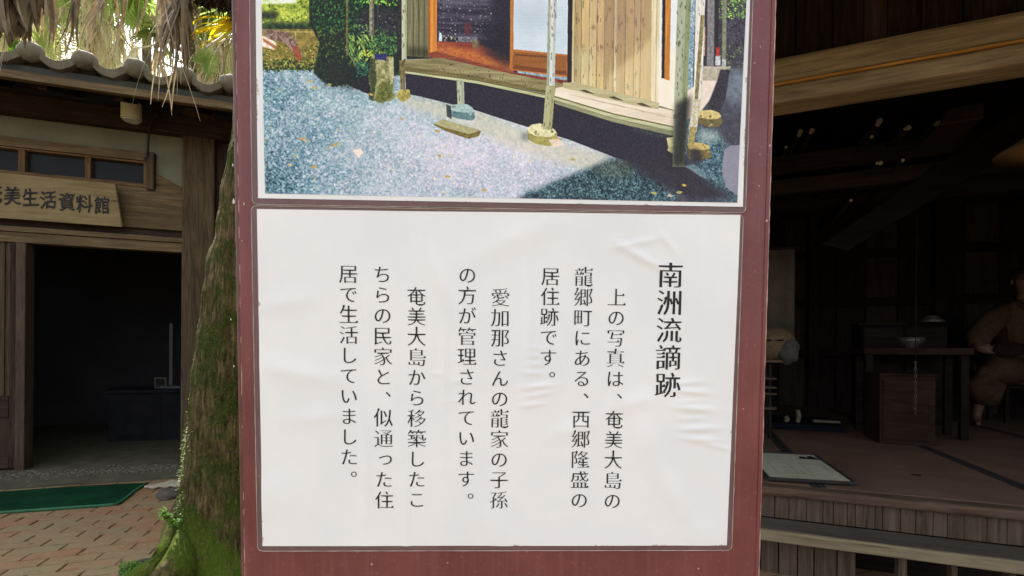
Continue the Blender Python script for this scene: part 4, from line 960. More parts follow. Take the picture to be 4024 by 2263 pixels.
MB().tube([(0, 0, zl1 - zl0 + .001), (0, 0, zs_ - zl0)], .018, 10).build('stem', wood_d, lamp)

# black cable / cord curling down the plaster to the end block
ropem = simple('dark_cable_rubber', (0.02, 0.02, 0.022), (0.035, 0.035, 0.04), 30, .6, .3)
cpts = []
for (px, py) in ((627, 440), (612, 455), (598, 475), (588, 505), (583, 540), (581, 580), (579, 612), (574, 628), (568, 622)):
    p = LFm.at(px, py, -.06); cpts.append(LFm.m @ Vector((p.x, -.06, p.z)))
MB().tube(cpts, .010, 8).build('cable', ropem, smooth=True, label='black cable hanging down from the dark eave to the transom frame', cat='cable')

# name board above the door
sb = [at(452, 722, -.05), at(482, 892, -.10), at(-330, 792, -.10), at(-300, 575, -.05)]
zb0 = LFm.z(480, 892, -.05); zb1 = LFm.z(452, 722, -.09)
x_r0 = at(452, 722, -.09).x; x_r1 = at(480, 892, -.05).x
XL = at(-95, 760, -.07).x
board = empty('name_board', LFm.m, label='wooden name board with black brushed characters hung over the doorway', cat='sign')
woodb = wood('pale_sign_timber', (0.36, 0.27, 0.135), (0.46, 0.36, 0.19), 0, bump=.25, dark=(0.25, 0.18, 0.09))
MB().prism([(XL - .03, -.09, zb1), (XL - .06, -.05, zb0), (x_r1, -.05, zb0), (x_r0, -.09, zb1)], (0, .03, .008)).build('plank', woodb, board, bevel=.004)
bl = empty('brushed_lettering'); bl.parent = board
def brush(ch, px, py, size, parent):
    p = LFm.at(px, py, -.07); NV, Fs, ext = glyph(ch, -.026, -.020, False)
    t_ = (p.z - zb0) / (zb1 - zb0); mb = MB(); vs = []; q = random.Random(ord(ch))
    for v_ in NV:
        gx, gy = v_.x - .5, v_.y - .38
        X = gx * .86 + .035 * math.sin(gy * 9 + ord(ch)) + .12 * gy * .3; Z = gy * 1.16 + .10 * gx + .025 * math.sin(gx * 11 + 2)
        X = p.x + X * size; Z = p.z + Z * size
        yb_ = -.05 - (.04) * (Z - zb0) / (zb1 - zb0); vs.append((X, yb_ - .003, Z))
    mb.add(vs, Fs); mb.build('brushed_character', ink, parent)
gs = .132
for ch, px, py in (('奄', -24, 761), ('美', 49, 769), ('生', 119, 777), ('活', 191, 785), ('資', 262, 793), ('料', 331, 800), ('館', 402, 806)): brush(ch, px, py, gs * (1.0 if px > 0 else 1.0), board)
bpy.data.objects.remove(bl)

# things inside the doorway
d_ = 1.5
pole_p = LFm.at(668, 1270, d_); pole_b = LFm.at(672, 1515, d_)
whitep = simple('dull_white_enamel', (0.20, 0.22, 0.22), (0.28, 0.28, 0.28), 12, .5, .4)
pl_ = empty('white_banner_stand', LFm.m @ Matrix.Translation((pole_b.x, d_, 0)), label='narrow white upright stand inside the dark doorway', cat='stand')
zt_ = pole_p.z; zb_ = pole_b.z
MB().box(-.018, .018, -.012, .012, zb_, zt_).build('upright', whitep, pl_, bevel=.003)
MB().box(-.09, .12, -.1, .1, zb_ - .03, zb_ - .001).build('base', whitep, pl_, bevel=.006)
blackc = simple('black_cabinet_paint', (0.012, 0.012, 0.016), (0.02, 0.02, 0.025), 5, .8, .1)
tb_ = empty('display_cabinet', LFm.m @ Matrix.Translation((pole_b.x - .12, d_, 0)), label='black low display cabinet under the white stand inside the doorway', cat='cabinet')
MB().box(-.45, .6, -.2, .35, zb_ - .07, zb_ - .031).build('tabletop', blackc, tb_, bevel=.004)
MB().box(-.42, .57, -.17, .32, .004, zb_ - .071).build('body', blackc, tb_, bevel=.004)
for k in range(2): MB().box(-.40 + k * .5, .08 + k * .46, -.178, -.171, .06, zb_ - .10).build('door', blackc, tb_, bevel=.002)
fp = LFm.at(637, 1490, d_)
fr = empty('framed_card', LFm.m @ Matrix.Translation((fp.x, d_ - .05, zb_ - .031)), label='small framed card standing beside the narrow white stand in the doorway', cat='framed card')
MB().box(-.06, .06, 0, .012, 0, .13).build('frame', whitep, fr, bevel=.003)
MB().box(-.045, .045, -.003, -.0005, .015, .115).build('card', wood_d, fr)

# ---- green door mat
matm = M('green_carpet_pile', .95, .05); vv = matm.map((1, 1, 1))
matm.color(matm.mix(matm.ramp(matm.noise(vv, 5, 5), [(0.35, 0.0), (0.65, 1.0)]), (0.0035, 0.022, 0.011), (0.005, 0.046, 0.020))); matm.bump(matm.noise(vv, 300, 3), .8, .004); matm = matm.m
hemm = simple('pale_green_hem', (0.02, 0.10, 0.05), (0.04, 0.14, 0.07), 40, .7, .2, .4)
outline = [(-260, 2034), (0, 2012), (230, 1996), (420, 1983), (455, 1979), (478, 1968), (500, 1952), (522, 1932), (548, 1915), (576, 1897), (520, 1899), (300, 1910), (0, 1932), (-260, 1952)]
G3 = [ground(x, y, .012) for x, y in outline]
mat = empty('door_mat', Matrix.Translation(ground(200, 1950)), label='dark green door mat with a lighter hem lying before the open doorway', cat='door mat')
def rel(p): return p - mat.location
MB().prism([rel(Vector((p.x, p.y, .002))) for p in G3], (0, 0, .011)).build('pile', matm, mat)
hp = []
for a in range(9):
    p, q_ = G3[a], G3[a + 1]
    for t in (0, .5): hp.append(rel(p + (q_ - p) * t))
hp.append(rel(G3[9]))
MB().tube([(p.x, p.y, .009) for p in hp], .0095, 8).build('hem', hemm, mat, smooth=True)

# plaited pale rope mat beside it
ropw = simple('pale_straw_rope', (0.42, 0.37, 0.28), (0.6, 0.54, 0.44), 40, .9, .1, .6)
r0, r1, r2 = ground(560, 1926), ground(700, 1922), ground(600, 1905)
rope = empty('rope_border', Matrix.Translation(r0), label='pale plaited straw rope strip on the ground right of the green mat', cat='rope')
u_ = Vector((LFm.m[0][0], LFm.m[1][0], 0)); vv_ = Vector((LFm.m[0][1], LFm.m[1][1], 0))
wdt = (r2 - r0).dot(vv_)
for k in range(7):
    pts = []
    for i in range(60):
        t = i / 59; off = wdt * (k + .5) / 7 + .005 * math.sin(i * 1.1 + k * 2.2)
        st0 = wdt * (k + .5) / 7 * .9
        p = u_ * (st0 + t * .75) + vv_ * off; pts.append((p.x, p.y, .016 + .004 * math.sin(i * 1.1 + k)))
    MB().tube(pts, wdt / 12, 6).build('strand', ropw, rope, smooth=True)
stn = simple('dark_fieldstone', (0.10, 0.09, 0.075), (0.18, 0.16, 0.13), 12, .9, .2, .8, .01)
def rock(name, px, py, rx, ry, rz, seed, label, z=0):
    p = ground(px, py); q = random.Random(seed); ph = [q.uniform(0, 6) for _ in range(6)]
    mb = MB(); mb.ell((0, 0, rz * .5), (rx, ry, rz), 14, 10, lambda v_: 1 + .14 * math.sin(3 * v_.x + ph[0]) * math.sin(4 * v_.y + ph[1]) + .08 * math.sin(7 * v_.z + ph[2] + 3 * v_.x))
    o = mb.build(name, stn, None, smooth=True, label=label, cat='rock'); o.location = (p.x, p.y, z); return o
rock('stone', 662, 1956, .07, .06, .045, 1, 'small dark stone on the bricks at the foot of the mossy trunk')
# ================================================================== THE MOSSY PALM
bark = M('mossy_bark', .95, .1); vv = bark.map((1, 1, 1)); vf = bark.map((34, 34, 5))
geo = bark.N.new('ShaderNodeNewGeometry'); sx = bark.N.new('ShaderNodeSeparateXYZ'); bark.L.new(bark.tc.outputs['Object'], sx.inputs[0])
fib = bark.noise(vf, 2.2, 6, .7, .6)
c = bark.ramp(fib, [(0.36, (0.026, 0.018, 0.010)), (0.5, (0.10, 0.075, 0.036)), (0.66, (0.22, 0.175, 0.08))])
n1 = bark.noise(vv, 6.5, 7, .7, .4)
c = bark.mix(bark.ramp(bark.noise(vv, 3.2, 5, .6), [(0.52, 0.0), (0.66, 0.55)]), c, (0.19, 0.095, 0.065))
lowm = bark.ramp(sx.outputs[2], [(0.0, 1.0), (0.42, 0.0)])
mossc = bark.ramp(bark.noise(vv, 70, 4, .7), [(0.35, (0.018, 0.032, 0.006)), (0.6, (0.055, 0.085, 0.012)), (0.75, (0.12, 0.16, 0.03))])
low = bark.ramp(sx.outputs[2], [(0.0, 0.10), (0.55, 0.0)])
up = bark.ramp(sx.outputs[2], [(0.72, 0.0), (1.0, 0.05)])
mm_ = bark.math('ADD', bark.math('ADD', n1, low), up)
mossc = bark.mix(bark.math('MULTIPLY', lowm, .6), mossc, (0.16, 0.27, 0.02))
c = bark.mix(bark.ramp(mm_, [(0.46, 0.0), (0.60, 0.9)]), c, mossc)
bark.color(c)
bark.bump(bark.math('ADD', bark.math('MULTIPLY', fib, 1.0), bark.math('MULTIPLY', bark.noise(vv, 120, 3, .6), .5)), 1.0, .022); bark = bark.m
YT = 2.12
edge = [(-620, 985), (-200, 950), (0, 935), (300, 920), (570, 903), (640, 886), (700, 872), (770, 860), (850, 852), (940, 838), (1010, 813), (1200, 785), (1330, 768), (1480, 740), (1600, 728), (1750, 712), (1900, 690), (1970, 676), (2060, 660), (2150, 640), (2220, 618), (2275, 585), (2310, 520)]
rad = [.10, .10, .10, .10, .105, .115, .12, .125, .125, .13, .135, .145, .15, .16, .165, .175, .185, .195, .21, .23, .25, .28, .33]
def interp(t, xs, ys):
    if t <= xs[0]: return ys[0]
    for i in range(len(xs) - 1):
        if xs[i] <= t <= xs[i + 1]: k = (t - xs[i]) / (xs[i + 1] - xs[i]); return ys[i] + (ys[i + 1] - ys[i]) * k
    return ys[-1]
ys_ = [e[0] for e in edge]; xs_ = [e[1] for e in edge]
base = atY(900, 2310, YT)
palm = empty('mossy_palm', Matrix.Translation((base.x, YT, 0)), label='leaning palm with a mossy trunk and a hanging skirt of dry brown fronds', cat='tree')
NR, NS = 330, 110
vs = []; fs = []
for j in range(NR + 1):
    py = 2312 + (-620 - 2312) * j / NR; ex_ = interp(py, ys_, xs_); r_ = interp(py, ys_, rad)
    pe = atY(ex_, py, YT); cx_ = pe.x + r_ * 1.04 * math.hypot(pe.x, YT) / YT
    for i in range(NS):
        a = 2 * math.pi * i / NS; z_ = pe.z
        flare = max(0, .5 - z_) ; k_ = .97 + .02 * math.sin(3 * a + z_ * 2) + .02 * math.sin(7 * a + z_ * 5) + flare * .06 * math.sin(5 * a + 1.2) + .02 * math.sin(z_ * 40 + 2 * math.sin(2 * a)) * (1 if z_ > 1.2 else .4)
        k_ += .012 * math.sin(19 * a + 3 * math.sin(z_ * 9)) + .010 * math.sin(41 * a + 2.5 * math.sin(z_ * 6 + a)) * (1 + math.sin(z_ * 23 + 4 * a)) + rnd.uniform(-.011, .011)
        vs.append((cx_ + r_ * k_ * math.cos(a) - base.x, r_ * k_ * math.sin(a), z_))
for j in range(NR):
    for i in range(NS): fs.append((j*NS+i, j*NS+(i+1)%NS, (j+1)*NS+(i+1)%NS, (j+1)*NS+i))
mb = MB(); mb.add(vs, fs); trunk = mb.build('trunk', bark, palm, smooth=True)
# buttress root with a dark hollow between it and the trunk
pr = [atY(690, 1960, YT - .05), atY(652, 2070, YT - .15), atY(640, 2150, YT - .2), atY(612, 2220, YT - .22), atY(540, 2300, YT - .24)]
MB().tube([(p.x - base.x + .02, p.y - YT, p.z) for p in pr], [.016, .028, .036, .05, .08], 12).build('root', bark, palm, smooth=True)
pr = [atY(770, 1980, YT - .04), atY(735, 2100, YT - .15), atY(705, 2200, YT - .22), atY(650, 2320, YT - .28)]
MB().tube([(p.x - base.x + .01, p.y - YT, p.z) for p in pr], [.03, .05, .065, .09], 12).build('root', bark, palm, smooth=True)

dry = leafmat('dry_brown_frond', [(0.3, (0.11, 0.075, 0.042)), (0.5, (0.25, 0.178, 0.102)), (0.7, (0.40, 0.30, 0.18))], .25)
straw = leafmat('straw_frond', [(0.3, (0.58, 0.48, 0.27)), (0.5, (0.78, 0.68, 0.42)), (0.72, (0.88, 0.82, 0.58))], .55)
green = leafmat('green_fan_leaf', [(0.3, (0.16, 0.27, 0.05)), (0.5, (0.33, 0.46, 0.10)), (0.72, (0.55, 0.62, 0.20))], .6)
yellow = leafmat('yellow_fan_leaf', [(0.3, (0.60, 0.44, 0.01)), (0.6, (0.75, 0.58, 0.015)), (0.8, (0.45, 0.42, 0.04))], .55)
fibre = simple('black_palm_fibre', (0.018, 0.014, 0.010), (0.05, 0.035, 0.022), 30, .95, .1)

def strips(mb, hub, tips, width, q, Y, curl=.03, segs=9, yj=.12):
    """narrow hanging leaflets from the hub point to each tip, each with its own bend and twist"""
    h = hub
    for (tx, ty) in tips:
        y_ = Y + q.uniform(-yj, yj); e = atY(tx, ty, y_); pts = []; n = segs; bow = q.uniform(-curl, curl); ws = []
        side = Vector((math.cos(q.uniform(-.9, .9)), math.sin(q.uniform(-.9, .9)), 0)).normalized()
        wq = width * q.uniform(.55, 1.25); curlx = q.uniform(-1, 1) * curl
        for i in range(n + 1):
            t = i / n; p = h.lerp(e, t) + Vector((bow * math.sin(math.pi * t) + curlx * (t ** 3) * .8, .03 * math.sin(t * 5 + bow * 60), .10 * math.sin(math.pi * t) * (1 if (e - h).x < 0 else 1) * abs((e - h).x)))
            pts.append(p); ws.append(wq * (math.sin(min(1, t * 1.3 + .12) * math.pi * .55) if t < .6 else 1) * (1 - max(0, t - .35) / .65) ** .8 + .0007)
        # folded strip: two halves meeting in a keel
        vs = []; kx = side.cross(Vector((0, 0, 1))) * .35
        for p, w_ in zip(pts, ws): vs += [p - side * w_, p + kx * w_, p + side * w_]
        mb.add([v_ - palm.location for v_ in vs], [(3*i, 3*i+1, 3*i+4, 3*i+3) for i in range(n)] + [(3*i+1, 3*i+2, 3*i+5, 3*i+4) for i in range(n)])
crown = atY(985, -640, YT); crown = Vector((crown.x + .1, YT, crown.z))
def dead_frond(hx, hy, n, tx, ty, width, Y, seed, mat=dry, curl=.03, name='dry_frond', petiole=True, segs=9):
    q = random.Random(seed); hub = atY(hx, hy, Y); mb = MB()
    tips = [(tx[0] + (tx[1] - tx[0]) * (i + q.uniform(.1, .9)) / n, q.uniform(*ty)) for i in range(n)]
    strips(mb, hub, tips, width, q, Y, curl, segs)
    o = mb.build(name, mat, palm)
    if petiole:
        a = crown - palm.location; b = hub - palm.location; mid = (a + b) / 2 + Vector((0, 0, .28 + .1 * abs(a.x - b.x)))
        pp = [a.lerp(mid, t / 5).lerp(mid.lerp(b, t / 5), t / 5) for t in range(6)]
        MB().tube(pp, [.016 - .0018 * i for i in range(6)], 6).build('petiole', mat, o, smooth=True)
    return o
dead_frond(-10, -190, 30, (-120, 120), (120, 190), .052, 1.95, 1, curl=.04)
dead_frond(60, -200, 26, (-20, 150), (100, 185), .040, 2.02, 2, curl=.04)
dead_frond(150, -170, 10, (60, 230), (90, 200), .022, 2.0, 3)
dead_frond(200, -150, 3, (150, 235), (170, 225), .010, 2.05, 4)
dead_frond(300, -160, 6, (240, 325), (150, 235), .010, 2.1, 5)
dead_frond(410, -170, 8, (320, 420), (120, 230), .010, 2.1, 6)
dead_frond(470, -150, 6, (415, 510), (170, 310), .008, 2.15, 7)
dead_frond(560, -160, 2, (500, 600), (120, 240), .009, 2.2, 8)
dead_frond(700, -170, 20, (600, 760), (150, 300), .012, 2.1, 9)
dead_frond(700, -150, 22, (610, 785), (210, 340), .012, 2.0, 10)
dead_frond(670, -120, 9, (555, 780), (340, 470), .0055, 1.98, 11, curl=.05, segs=14)
dead_frond(640, -160, 5, (600, 720), (80, 200), .016, 2.18, 12)
dead_frond(760, -130, 5, (700, 790), (120, 330), .009, 2.1, 13)
dead_frond(0, -100, 3, (-4, 14), (230, 345), .004, 1.95, 14, segs=12)
# yellowed living fan on the right
q = random.Random(5); hub = atY(935, 40, 2.0); mb = MB()
strips(mb, hub, [(758, 182), (772, 160), (800, 215), (812, 178), (820, 150), (830, 172), (846, 180), (860, 212), (872, 200), (884, 170), (760, 120), (790, 120)], .0155, q, 2.02, .01, 8, .05)
mb.build('yellow_frond', yellow, palm)
q = random.Random(6); hub = atY(940, -30, 2.1); mb = MB()
strips(mb, hub, [(752, 20), (745, 50), (748, 80), (754, 110), (760, 140), (770, 175)], .011, q, 2.12, .01, 8, .05); mb.build('green_frond', green, palm)
q = random.Random(16); hub = atY(905, 40, 2.05); mb = MB()
strips(mb, hub, [(780, 240), (800, 262), (815, 230), (840, 290), (866, 300), (880, 330), (895, 260)], .006, q, 2.05, .02, 8, .05); mb.build('dry_frond', dry, palm)
# black fibre hanging under the crown
mb = MB(); q = random.Random(3)
for i in range(420):
    x0 = q.uniform(770, 960); hub = atY(x0, q.uniform(-60, 10), 2.0 + q.uniform(-.05, .05)); L_ = max(10, 20 + (x0 - 790) * .75) * q.uniform(.5, 1.15)
    strips(mb, hub, [(x0 + q.uniform(-40, 40), -5 + L_ * .75)], .0028, q, 2.0, .025, 5, .05)
for i in range(60):
    x0 = q.uniform(735, 900); hub = atY(x0, q.uniform(-20, 40), 2.0)
    strips(mb, hub, [(x0 + q.uniform(-60, 60), q.uniform(10, 80))], .0010, q, 2.0, .05, 6, .05)
mb.build('crown_fibre', fibre, palm, kind='stuff')

# living fans of the crown, above the frame
def fan_mesh(name, mat, n=30, r=.6, spread=300, droop=.25, fold=.5, seed=0, width=.028, split=.55):
    q = random.Random(seed); mb = MB()
    for i in range(n):
        a = R(-spread / 2 + spread * i / (n - 1)) + q.uniform(-.02, .02); d = Vector((math.sin(a), math.cos(a), 0)); sd = Vector((d.y, -d.x, 0))
        rr_ = r * q.uniform(.85, 1.05) * (1 - .25 * abs(a) / R(spread / 2 + 1)); ws = [.002, width * split * 1.6, width, width * .55, .0008]; ts = [0, .35, .6, .82, 1]
        vs = []; dz_ = q.uniform(.6, 1.3) * droop; tw = q.uniform(-.3, .3)
        for t, w_ in zip(ts, ws):
            p = d * rr_ * t + Vector((0, 0, -dz_ * rr_ * max(0, t - .45) ** 1.6 * 2.2 + .05 * t)); up = Vector((0, 0, 1))
            vs += [p - sd * w_ + up * w_ * fold, p, p + sd * w_ + up * w_ * fold]
        mb.add(vs, [(3*k, 3*k+1, 3*k+4, 3*k+3) for k in range(4)] + [(3*k+1, 3*k+2, 3*k+5, 3*k+4) for k in range(4)])
    mb.tube([(0, -.9, -.25), (0, -.45, -.06), (0, 0, 0)], [.014, .010, .008], 5)
    return mb.mesh(name, mat)
gfan = [fan_mesh('green_frond', green, 34, .62, 290, .22 + .12 * k, .45, k) for k in range(3)]
def dryfan_mesh(seed, n=26, r=.75):
    q = random.Random(seed); mb = MB()
    for i in range(n):
        a = q.uniform(-1.1, 1.1); b = q.uniform(-.55, .55); ln = r * q.uniform(.6, 1.25); w_ = q.uniform(.005, .013); sd = Vector((math.cos(a * 3), math.sin(a * 3), 0)); vs = []
        for k in range(7):
            t = k / 6; p = Vector((a * .20 * (t ** .6) + .03 * math.sin(t * 6 + i), b * .3 * t, -ln * t)) ; ww = w_ * (1 - t) ** .6 + .001
            vs += [p - sd * ww, p + sd * ww]
        mb.add(vs, [(2*k, 2*k+1, 2*k+3, 2*k+2) for k in range(6)])
    mb.tube([(0, -.5, .35), (0, -.3, .3), (0, 0, 0)], [.014, .011, .008], 5)
    return mb.mesh('dry_frond', straw)
dfan = [dryfan_mesh(k) for k in range(5)]
for i in range(14):
    a = i * 2.4; o = link('green_frond', gfan[i % 3], palm); el = R(10 + 45 * ((i * 37) % 10) / 10)
    d = Vector((math.cos(a) * math.cos(el), math.sin(a) * math.cos(el), math.sin(el)))
    o.matrix_local = Matrix.Translation(crown - palm.location + d * 1.0 + Vector((0, 0, .15))) @ d.to_track_quat('Y', 'Z').to_matrix().to_4x4()

# ---- palms beyond the left house, sunlit from behind
pbark = simple('palm_trunk_bark', (0.12, 0.09, 0.06), (0.2, 0.16, 0.11), 10, .95, .1, .7, .02)
def back_palm(px, py, Y, seed, label, ng=12, nd=26, spreadz=1.0, rg=1.0, fans=()):
    p = atY(px, py, Y); q = random.Random(seed); o = empty('fan_palm', Matrix.Translation((p.x, p.y, 0)), label=label, cat='tree', group='fan palms behind the house')
    MB().tube([(0, 0, -.02), (.05, 0, p.z * .5), (0, 0, p.z + .1)], [.11, .08, .07], 12).build('trunk', pbark, o, smooth=True)
    for i in range(ng):
        a = q.uniform(0, 6.28); el = q.uniform(-.5, 1.2); s_ = q.uniform(.8, 1.25) * rg
        d = Vector((math.cos(a) * math.cos(el), math.sin(a) * math.cos(el), math.sin(el)))
        f_ = link('green_frond', gfan[i % 3], o)
        f_.matrix_local = Matrix.Translation(Vector((0, 0, p.z)) + d * .95 * s_) @ d.to_track_quat('Y', 'Z').to_matrix().to_4x4() @ Matrix.Rotation(q.uniform(-.6, .6), 4, 'Y') @ Matrix.Rotation(q.uniform(-.9, .1), 4, 'X') @ Matrix.Scale(s_, 4)
    for k, (fx, fy, sc_, rot, tilt) in enumerate(fans):
        c_ = atY(fx, fy, Y - 1.0) - Vector((p.x, p.y, 0)); f_ = link('green_frond', gfan[k % 3], o)
        f_.matrix_local = Matrix.Translation(c_) @ Matrix.Rotation(R(rot), 4, 'Y') @ Matrix.Rotation(R(90 + tilt), 4, 'X') @ Matrix.Scale(sc_, 4)
    for i in range(nd):
        a = q.uniform(0, 6.28); r_ = q.uniform(.2, .85); s_ = q.uniform(.8, 1.4)
        f_ = link('dry_frond', dfan[i % 5], o)
        f_.matrix_local = Matrix.Translation((r_ * math.cos(a), r_ * math.sin(a), p.z - q.uniform(.0, spreadz))) @ Matrix.Rotation(a - math.pi / 2, 4, 'Z') @ Matrix.Rotation(q.uniform(-.25, .1), 4, 'X') @ Matrix.Scale(s_, 4)
    return o
LABP = ['fan palm with green fans just right of the big dry leaf, above the first cap',
        'fan palm with a pale dry skirt above the second mortar cap of the roof',
        'fan palm with bright green fans just left of the white gap of sky',
        'fan palm with straw skirt behind the thick hanging cluster of brown fronds',
        'fan palm with feathery green fans next to the board, under the yellow leaf',
        'farther fan palm glimpsed low over the roof tiles between the two straw skirts',
        'farther fan palm behind the top left dry leaf, mostly hidden']
back_palm(175, 60, 7.6, 1, LABP[0], 12, 4, 1.0, fans=[(205, 60, .6, 150, 15), (150, 175, .55, 120, -20)])
back_palm(350, -20, 7.2, 2, LABP[1], 6, 30, 1.5)
back_palm(575, -60, 8.6, 3, LABP[2], 12, 5, .5, fans=[(555, 60, .75, 200, 20)])
back_palm(745, 30, 7.2, 4, LABP[3], 4, 26, 1.5)
back_palm(860, 90, 7.8, 5, LABP[4], 12, 14, 1.4, fans=[(800, 250, .5, 70, 10), (850, 60, .7, 160, -15), (775, 90, .6, 30, 20)])
back_palm(420, 60, 10.5, 6, LABP[5], 6, 18, 1.3)
back_palm(60, -60, 9.5, 7, LABP[6], 12, 10, 1.6)

# ---- bed of soil, moss and little plants at the trunk foot
kerb_pts = [ground(x, y) for x, y in ((455, 2330), (480, 2262), (520, 2232), (570, 2218), (620, 2212), (700, 2205), (900, 2190), (1200, 2180), (1400, 2220), (1500, 2330))]
sb_ = MB(); cpt = Vector((-.95, 2.15, .0)); n = len(kerb_pts)
sb_.add([(cpt.x, cpt.y, .07)] + [(p.x, p.y, .012) for p in kerb_pts], [(0, i + 2, i + 1) for i in range(n - 1)])
k0, k1 = kerb_pts[0], kerb_pts[-1]
sb_.add([(cpt.x, cpt.y, .07), (k0.x, k0.y, .012), (k0.x + .3, k0.y - .5, -.02), (k1.x - .1, k1.y - .5, -.02), (k1.x, k1.y, .012)], [(0, 1, 2), (0, 2, 3), (0, 3, 4)])
mossg = M('mossy_soil', .95, .1); vv = mossg.map((1, 1, 1))
mossg.color(mossg.ramp(mossg.noise(vv, 12, 6, .7), [(0.35, (0.05, 0.038, 0.02)), (0.48, (0.04, 0.07, 0.012)), (0.7, (0.10, 0.17, 0.02))])); mossg.bump(mossg.noise(vv, 60, 5, .7), 1, .02)
sb_.build('soil_bed', mossg.m, kind='structure')
rootk = [(p.x, p.y, .012) for p in kerb_pts[:6]]
MB().tube(rootk, [.012, .016, .02, .018, .016, .012], 8).build('fallen_branch', stn, smooth=True, label='thin brown branch curving along the edge of the mossy bed', cat='branch')
herb = leafmat('small_green_leaf', [(0.3, (0.05, 0.13, 0.012)), (0.5, (0.12, 0.26, 0.03)), (0.7, (0.24, 0.40, 0.07))], .4)
mb = MB(); q = random.Random(21)
def leafq(mb, p, ln, wd, az, el):
    d = Vector((math.cos(az) * math.cos(el), math.sin(az) * math.cos(el), math.sin(el))); s_ = Vector((-math.sin(az), math.cos(az), 0))
    mb.add([p, p + d * ln * .5 + s_ * wd, p + d * ln + Vector((0, 0, -ln * .2)), p + d * ln * .5 - s_ * wd], [(0, 1, 2, 3)])
for i in range(520):
    x = q.uniform(470, 780); y = q.uniform(2225, 2330); p = ground(x, y, .03 + .02 * q.random())
    for k in range(5): leafq(mb, p + Vector((0, 0, q.uniform(0, .025))), q.uniform(.008, .02), q.uniform(.003, .007), q.uniform(0, 6.28), q.uniform(-.1, 1.0))
mb.build('ground_cover', herb, kind='stuff')
mb = MB()
for (px, py) in ((655, 2010), (668, 2022), (680, 2032), (660, 2030), (690, 2044), (705, 2050), (650, 2016)):
    p = atY(px, py, YT - .2) 
    for k in range(9): leafq(mb, p, q.uniform(.02, .045), q.uniform(.003, .006), q.uniform(2.0, 5.2), q.uniform(-.6, .7))
o = mb.build('fern_sprig', herb, label='little bright fern sprig growing out of the mossy trunk', cat='fern')
# tufts of moss standing off the bark
mb = MB()
for i in range(9000):
    j = q.randrange(2, int(NR * .62)); a = q.uniform(math.pi * 1.12, math.pi * 1.75); i0 = int(a / (2 * math.pi) * NS) % NS
    v_ = Vector(vs_t) if False else Vector(trunk.data.vertices[j * NS + i0].co)
    if math.sin(v_.z * 5.3 + a * 3) + .7 * math.sin(v_.z * 13 + a * 7) + q.uniform(-.5, .5) < (.0 if v_.z < .7 else .35): continue
    if v_.z > 1.1: continue
    nrm_ = Vector((math.cos(a), math.sin(a), 0)); p = v_ + Vector((q.uniform(-.01, .01), q.uniform(-.01, .01), q.uniform(-.02, .02)))
    leafq(mb, p - nrm_ * .002, q.uniform(.005, .013), q.uniform(.002, .004), math.atan2(nrm_.y, nrm_.x) + q.uniform(-1, 1), q.uniform(-.6, .9))
mossl = leafmat('moss_tuft', [(0.3, (0.03, 0.05, 0.005)), (0.5, (0.09, 0.15, 0.012)), (0.7, (0.20, 0.30, 0.03))], .3)
mb.build('moss', mossl, palm, kind='stuff')
# ================================================================== RIGHT HOUSE (open fronted farmhouse)
R0 = onplane(3000, 2030, (0, 0, .22), Vector((0, 0, 1)))
RF = Frame((R0.x, R0.y), (4762 / F, -1, 0))
RH = empty('farmhouse', RF.m, label='dark open-fronted old farmhouse with a tatami room, heavy beam and timber step', cat='house')
ra, rz = RF.at, RF.z
wr_l = wood('bleached_beam_timber', (0.31, 0.245, 0.150), (0.46, 0.38, 0.24), 0, bump=.5)
wr_m = wood('red_brown_floor_edge', (0.10, 0.062, 0.042), (0.16, 0.105, 0.072), 0, bump=.3)
wr_in = wood('brown_indoor_timber', (0.055, 0.034, 0.026), (0.085, 0.055, 0.042), 0, bump=.3)
wr_v = wood('brown_riser_board', (0.115, 0.080, 0.055), (0.19, 0.14, 0.10), 2, bump=.5)
wr_or = wood('painted_lamp_glint', (0.42, 0.21, 0.05), (0.55, 0.30, 0.08), 0, bump=.2)  # orange colour stands for warm lamp light reflected along the beam
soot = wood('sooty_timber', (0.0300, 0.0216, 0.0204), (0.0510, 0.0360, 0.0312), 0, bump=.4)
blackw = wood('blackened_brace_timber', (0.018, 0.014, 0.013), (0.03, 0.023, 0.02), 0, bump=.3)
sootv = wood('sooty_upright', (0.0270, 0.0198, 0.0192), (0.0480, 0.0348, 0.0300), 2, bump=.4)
ZT = onplane(3000, 1905, R0, RF.v).z
SL, SR = -1.3, 4.4
# step
f1 = RF.gr(3000, 2082, .22); stp = f1.y
zf = RF.z(3000, 2124, stp); 
part_box('step_tread', wood('grey_worn_tread', (0.085, 0.07, 0.058), (0.135, 0.115, 0.095), 0, bump=.3), RH, SL, SR, stp + .022, -.004, .19, .22, .004)
part_box('step_front_board', wood('pale_step_edge', (0.27, 0.22, 0.14), (0.36, 0.30, 0.19), 0, bump=.25), RH, SL, SR, stp - .002, stp + .021, zf, .2205, .005)
z2 = .19
# under-step boards and posts
xs_b = [2990, 3060, 3135, 3200, 3290, 3365]
for a, b in zip(xs_b[:-1], xs_b[1:]):
    part_box('skirting_board', wr_v, RH, ra(a + 2, 2200, stp + .09).x, ra(b - 3, 2200, stp + .09).x, stp + .09, stp + .105, -.03, .185, .002)
for (a, b) in ((3528, 3562), (3735, 3760), (3960, 3990), (2700, 2900)):
    part_box('step_post', wr_v, RH, ra(a, 2230, stp + .06).x, ra(b, 2230, stp + .06).x, stp + .05, stp + .10, -.03, .185, .004)
part_box('underfloor_wall', soot, RH, SL, SR, .1, .13, -.03, .2, 0)
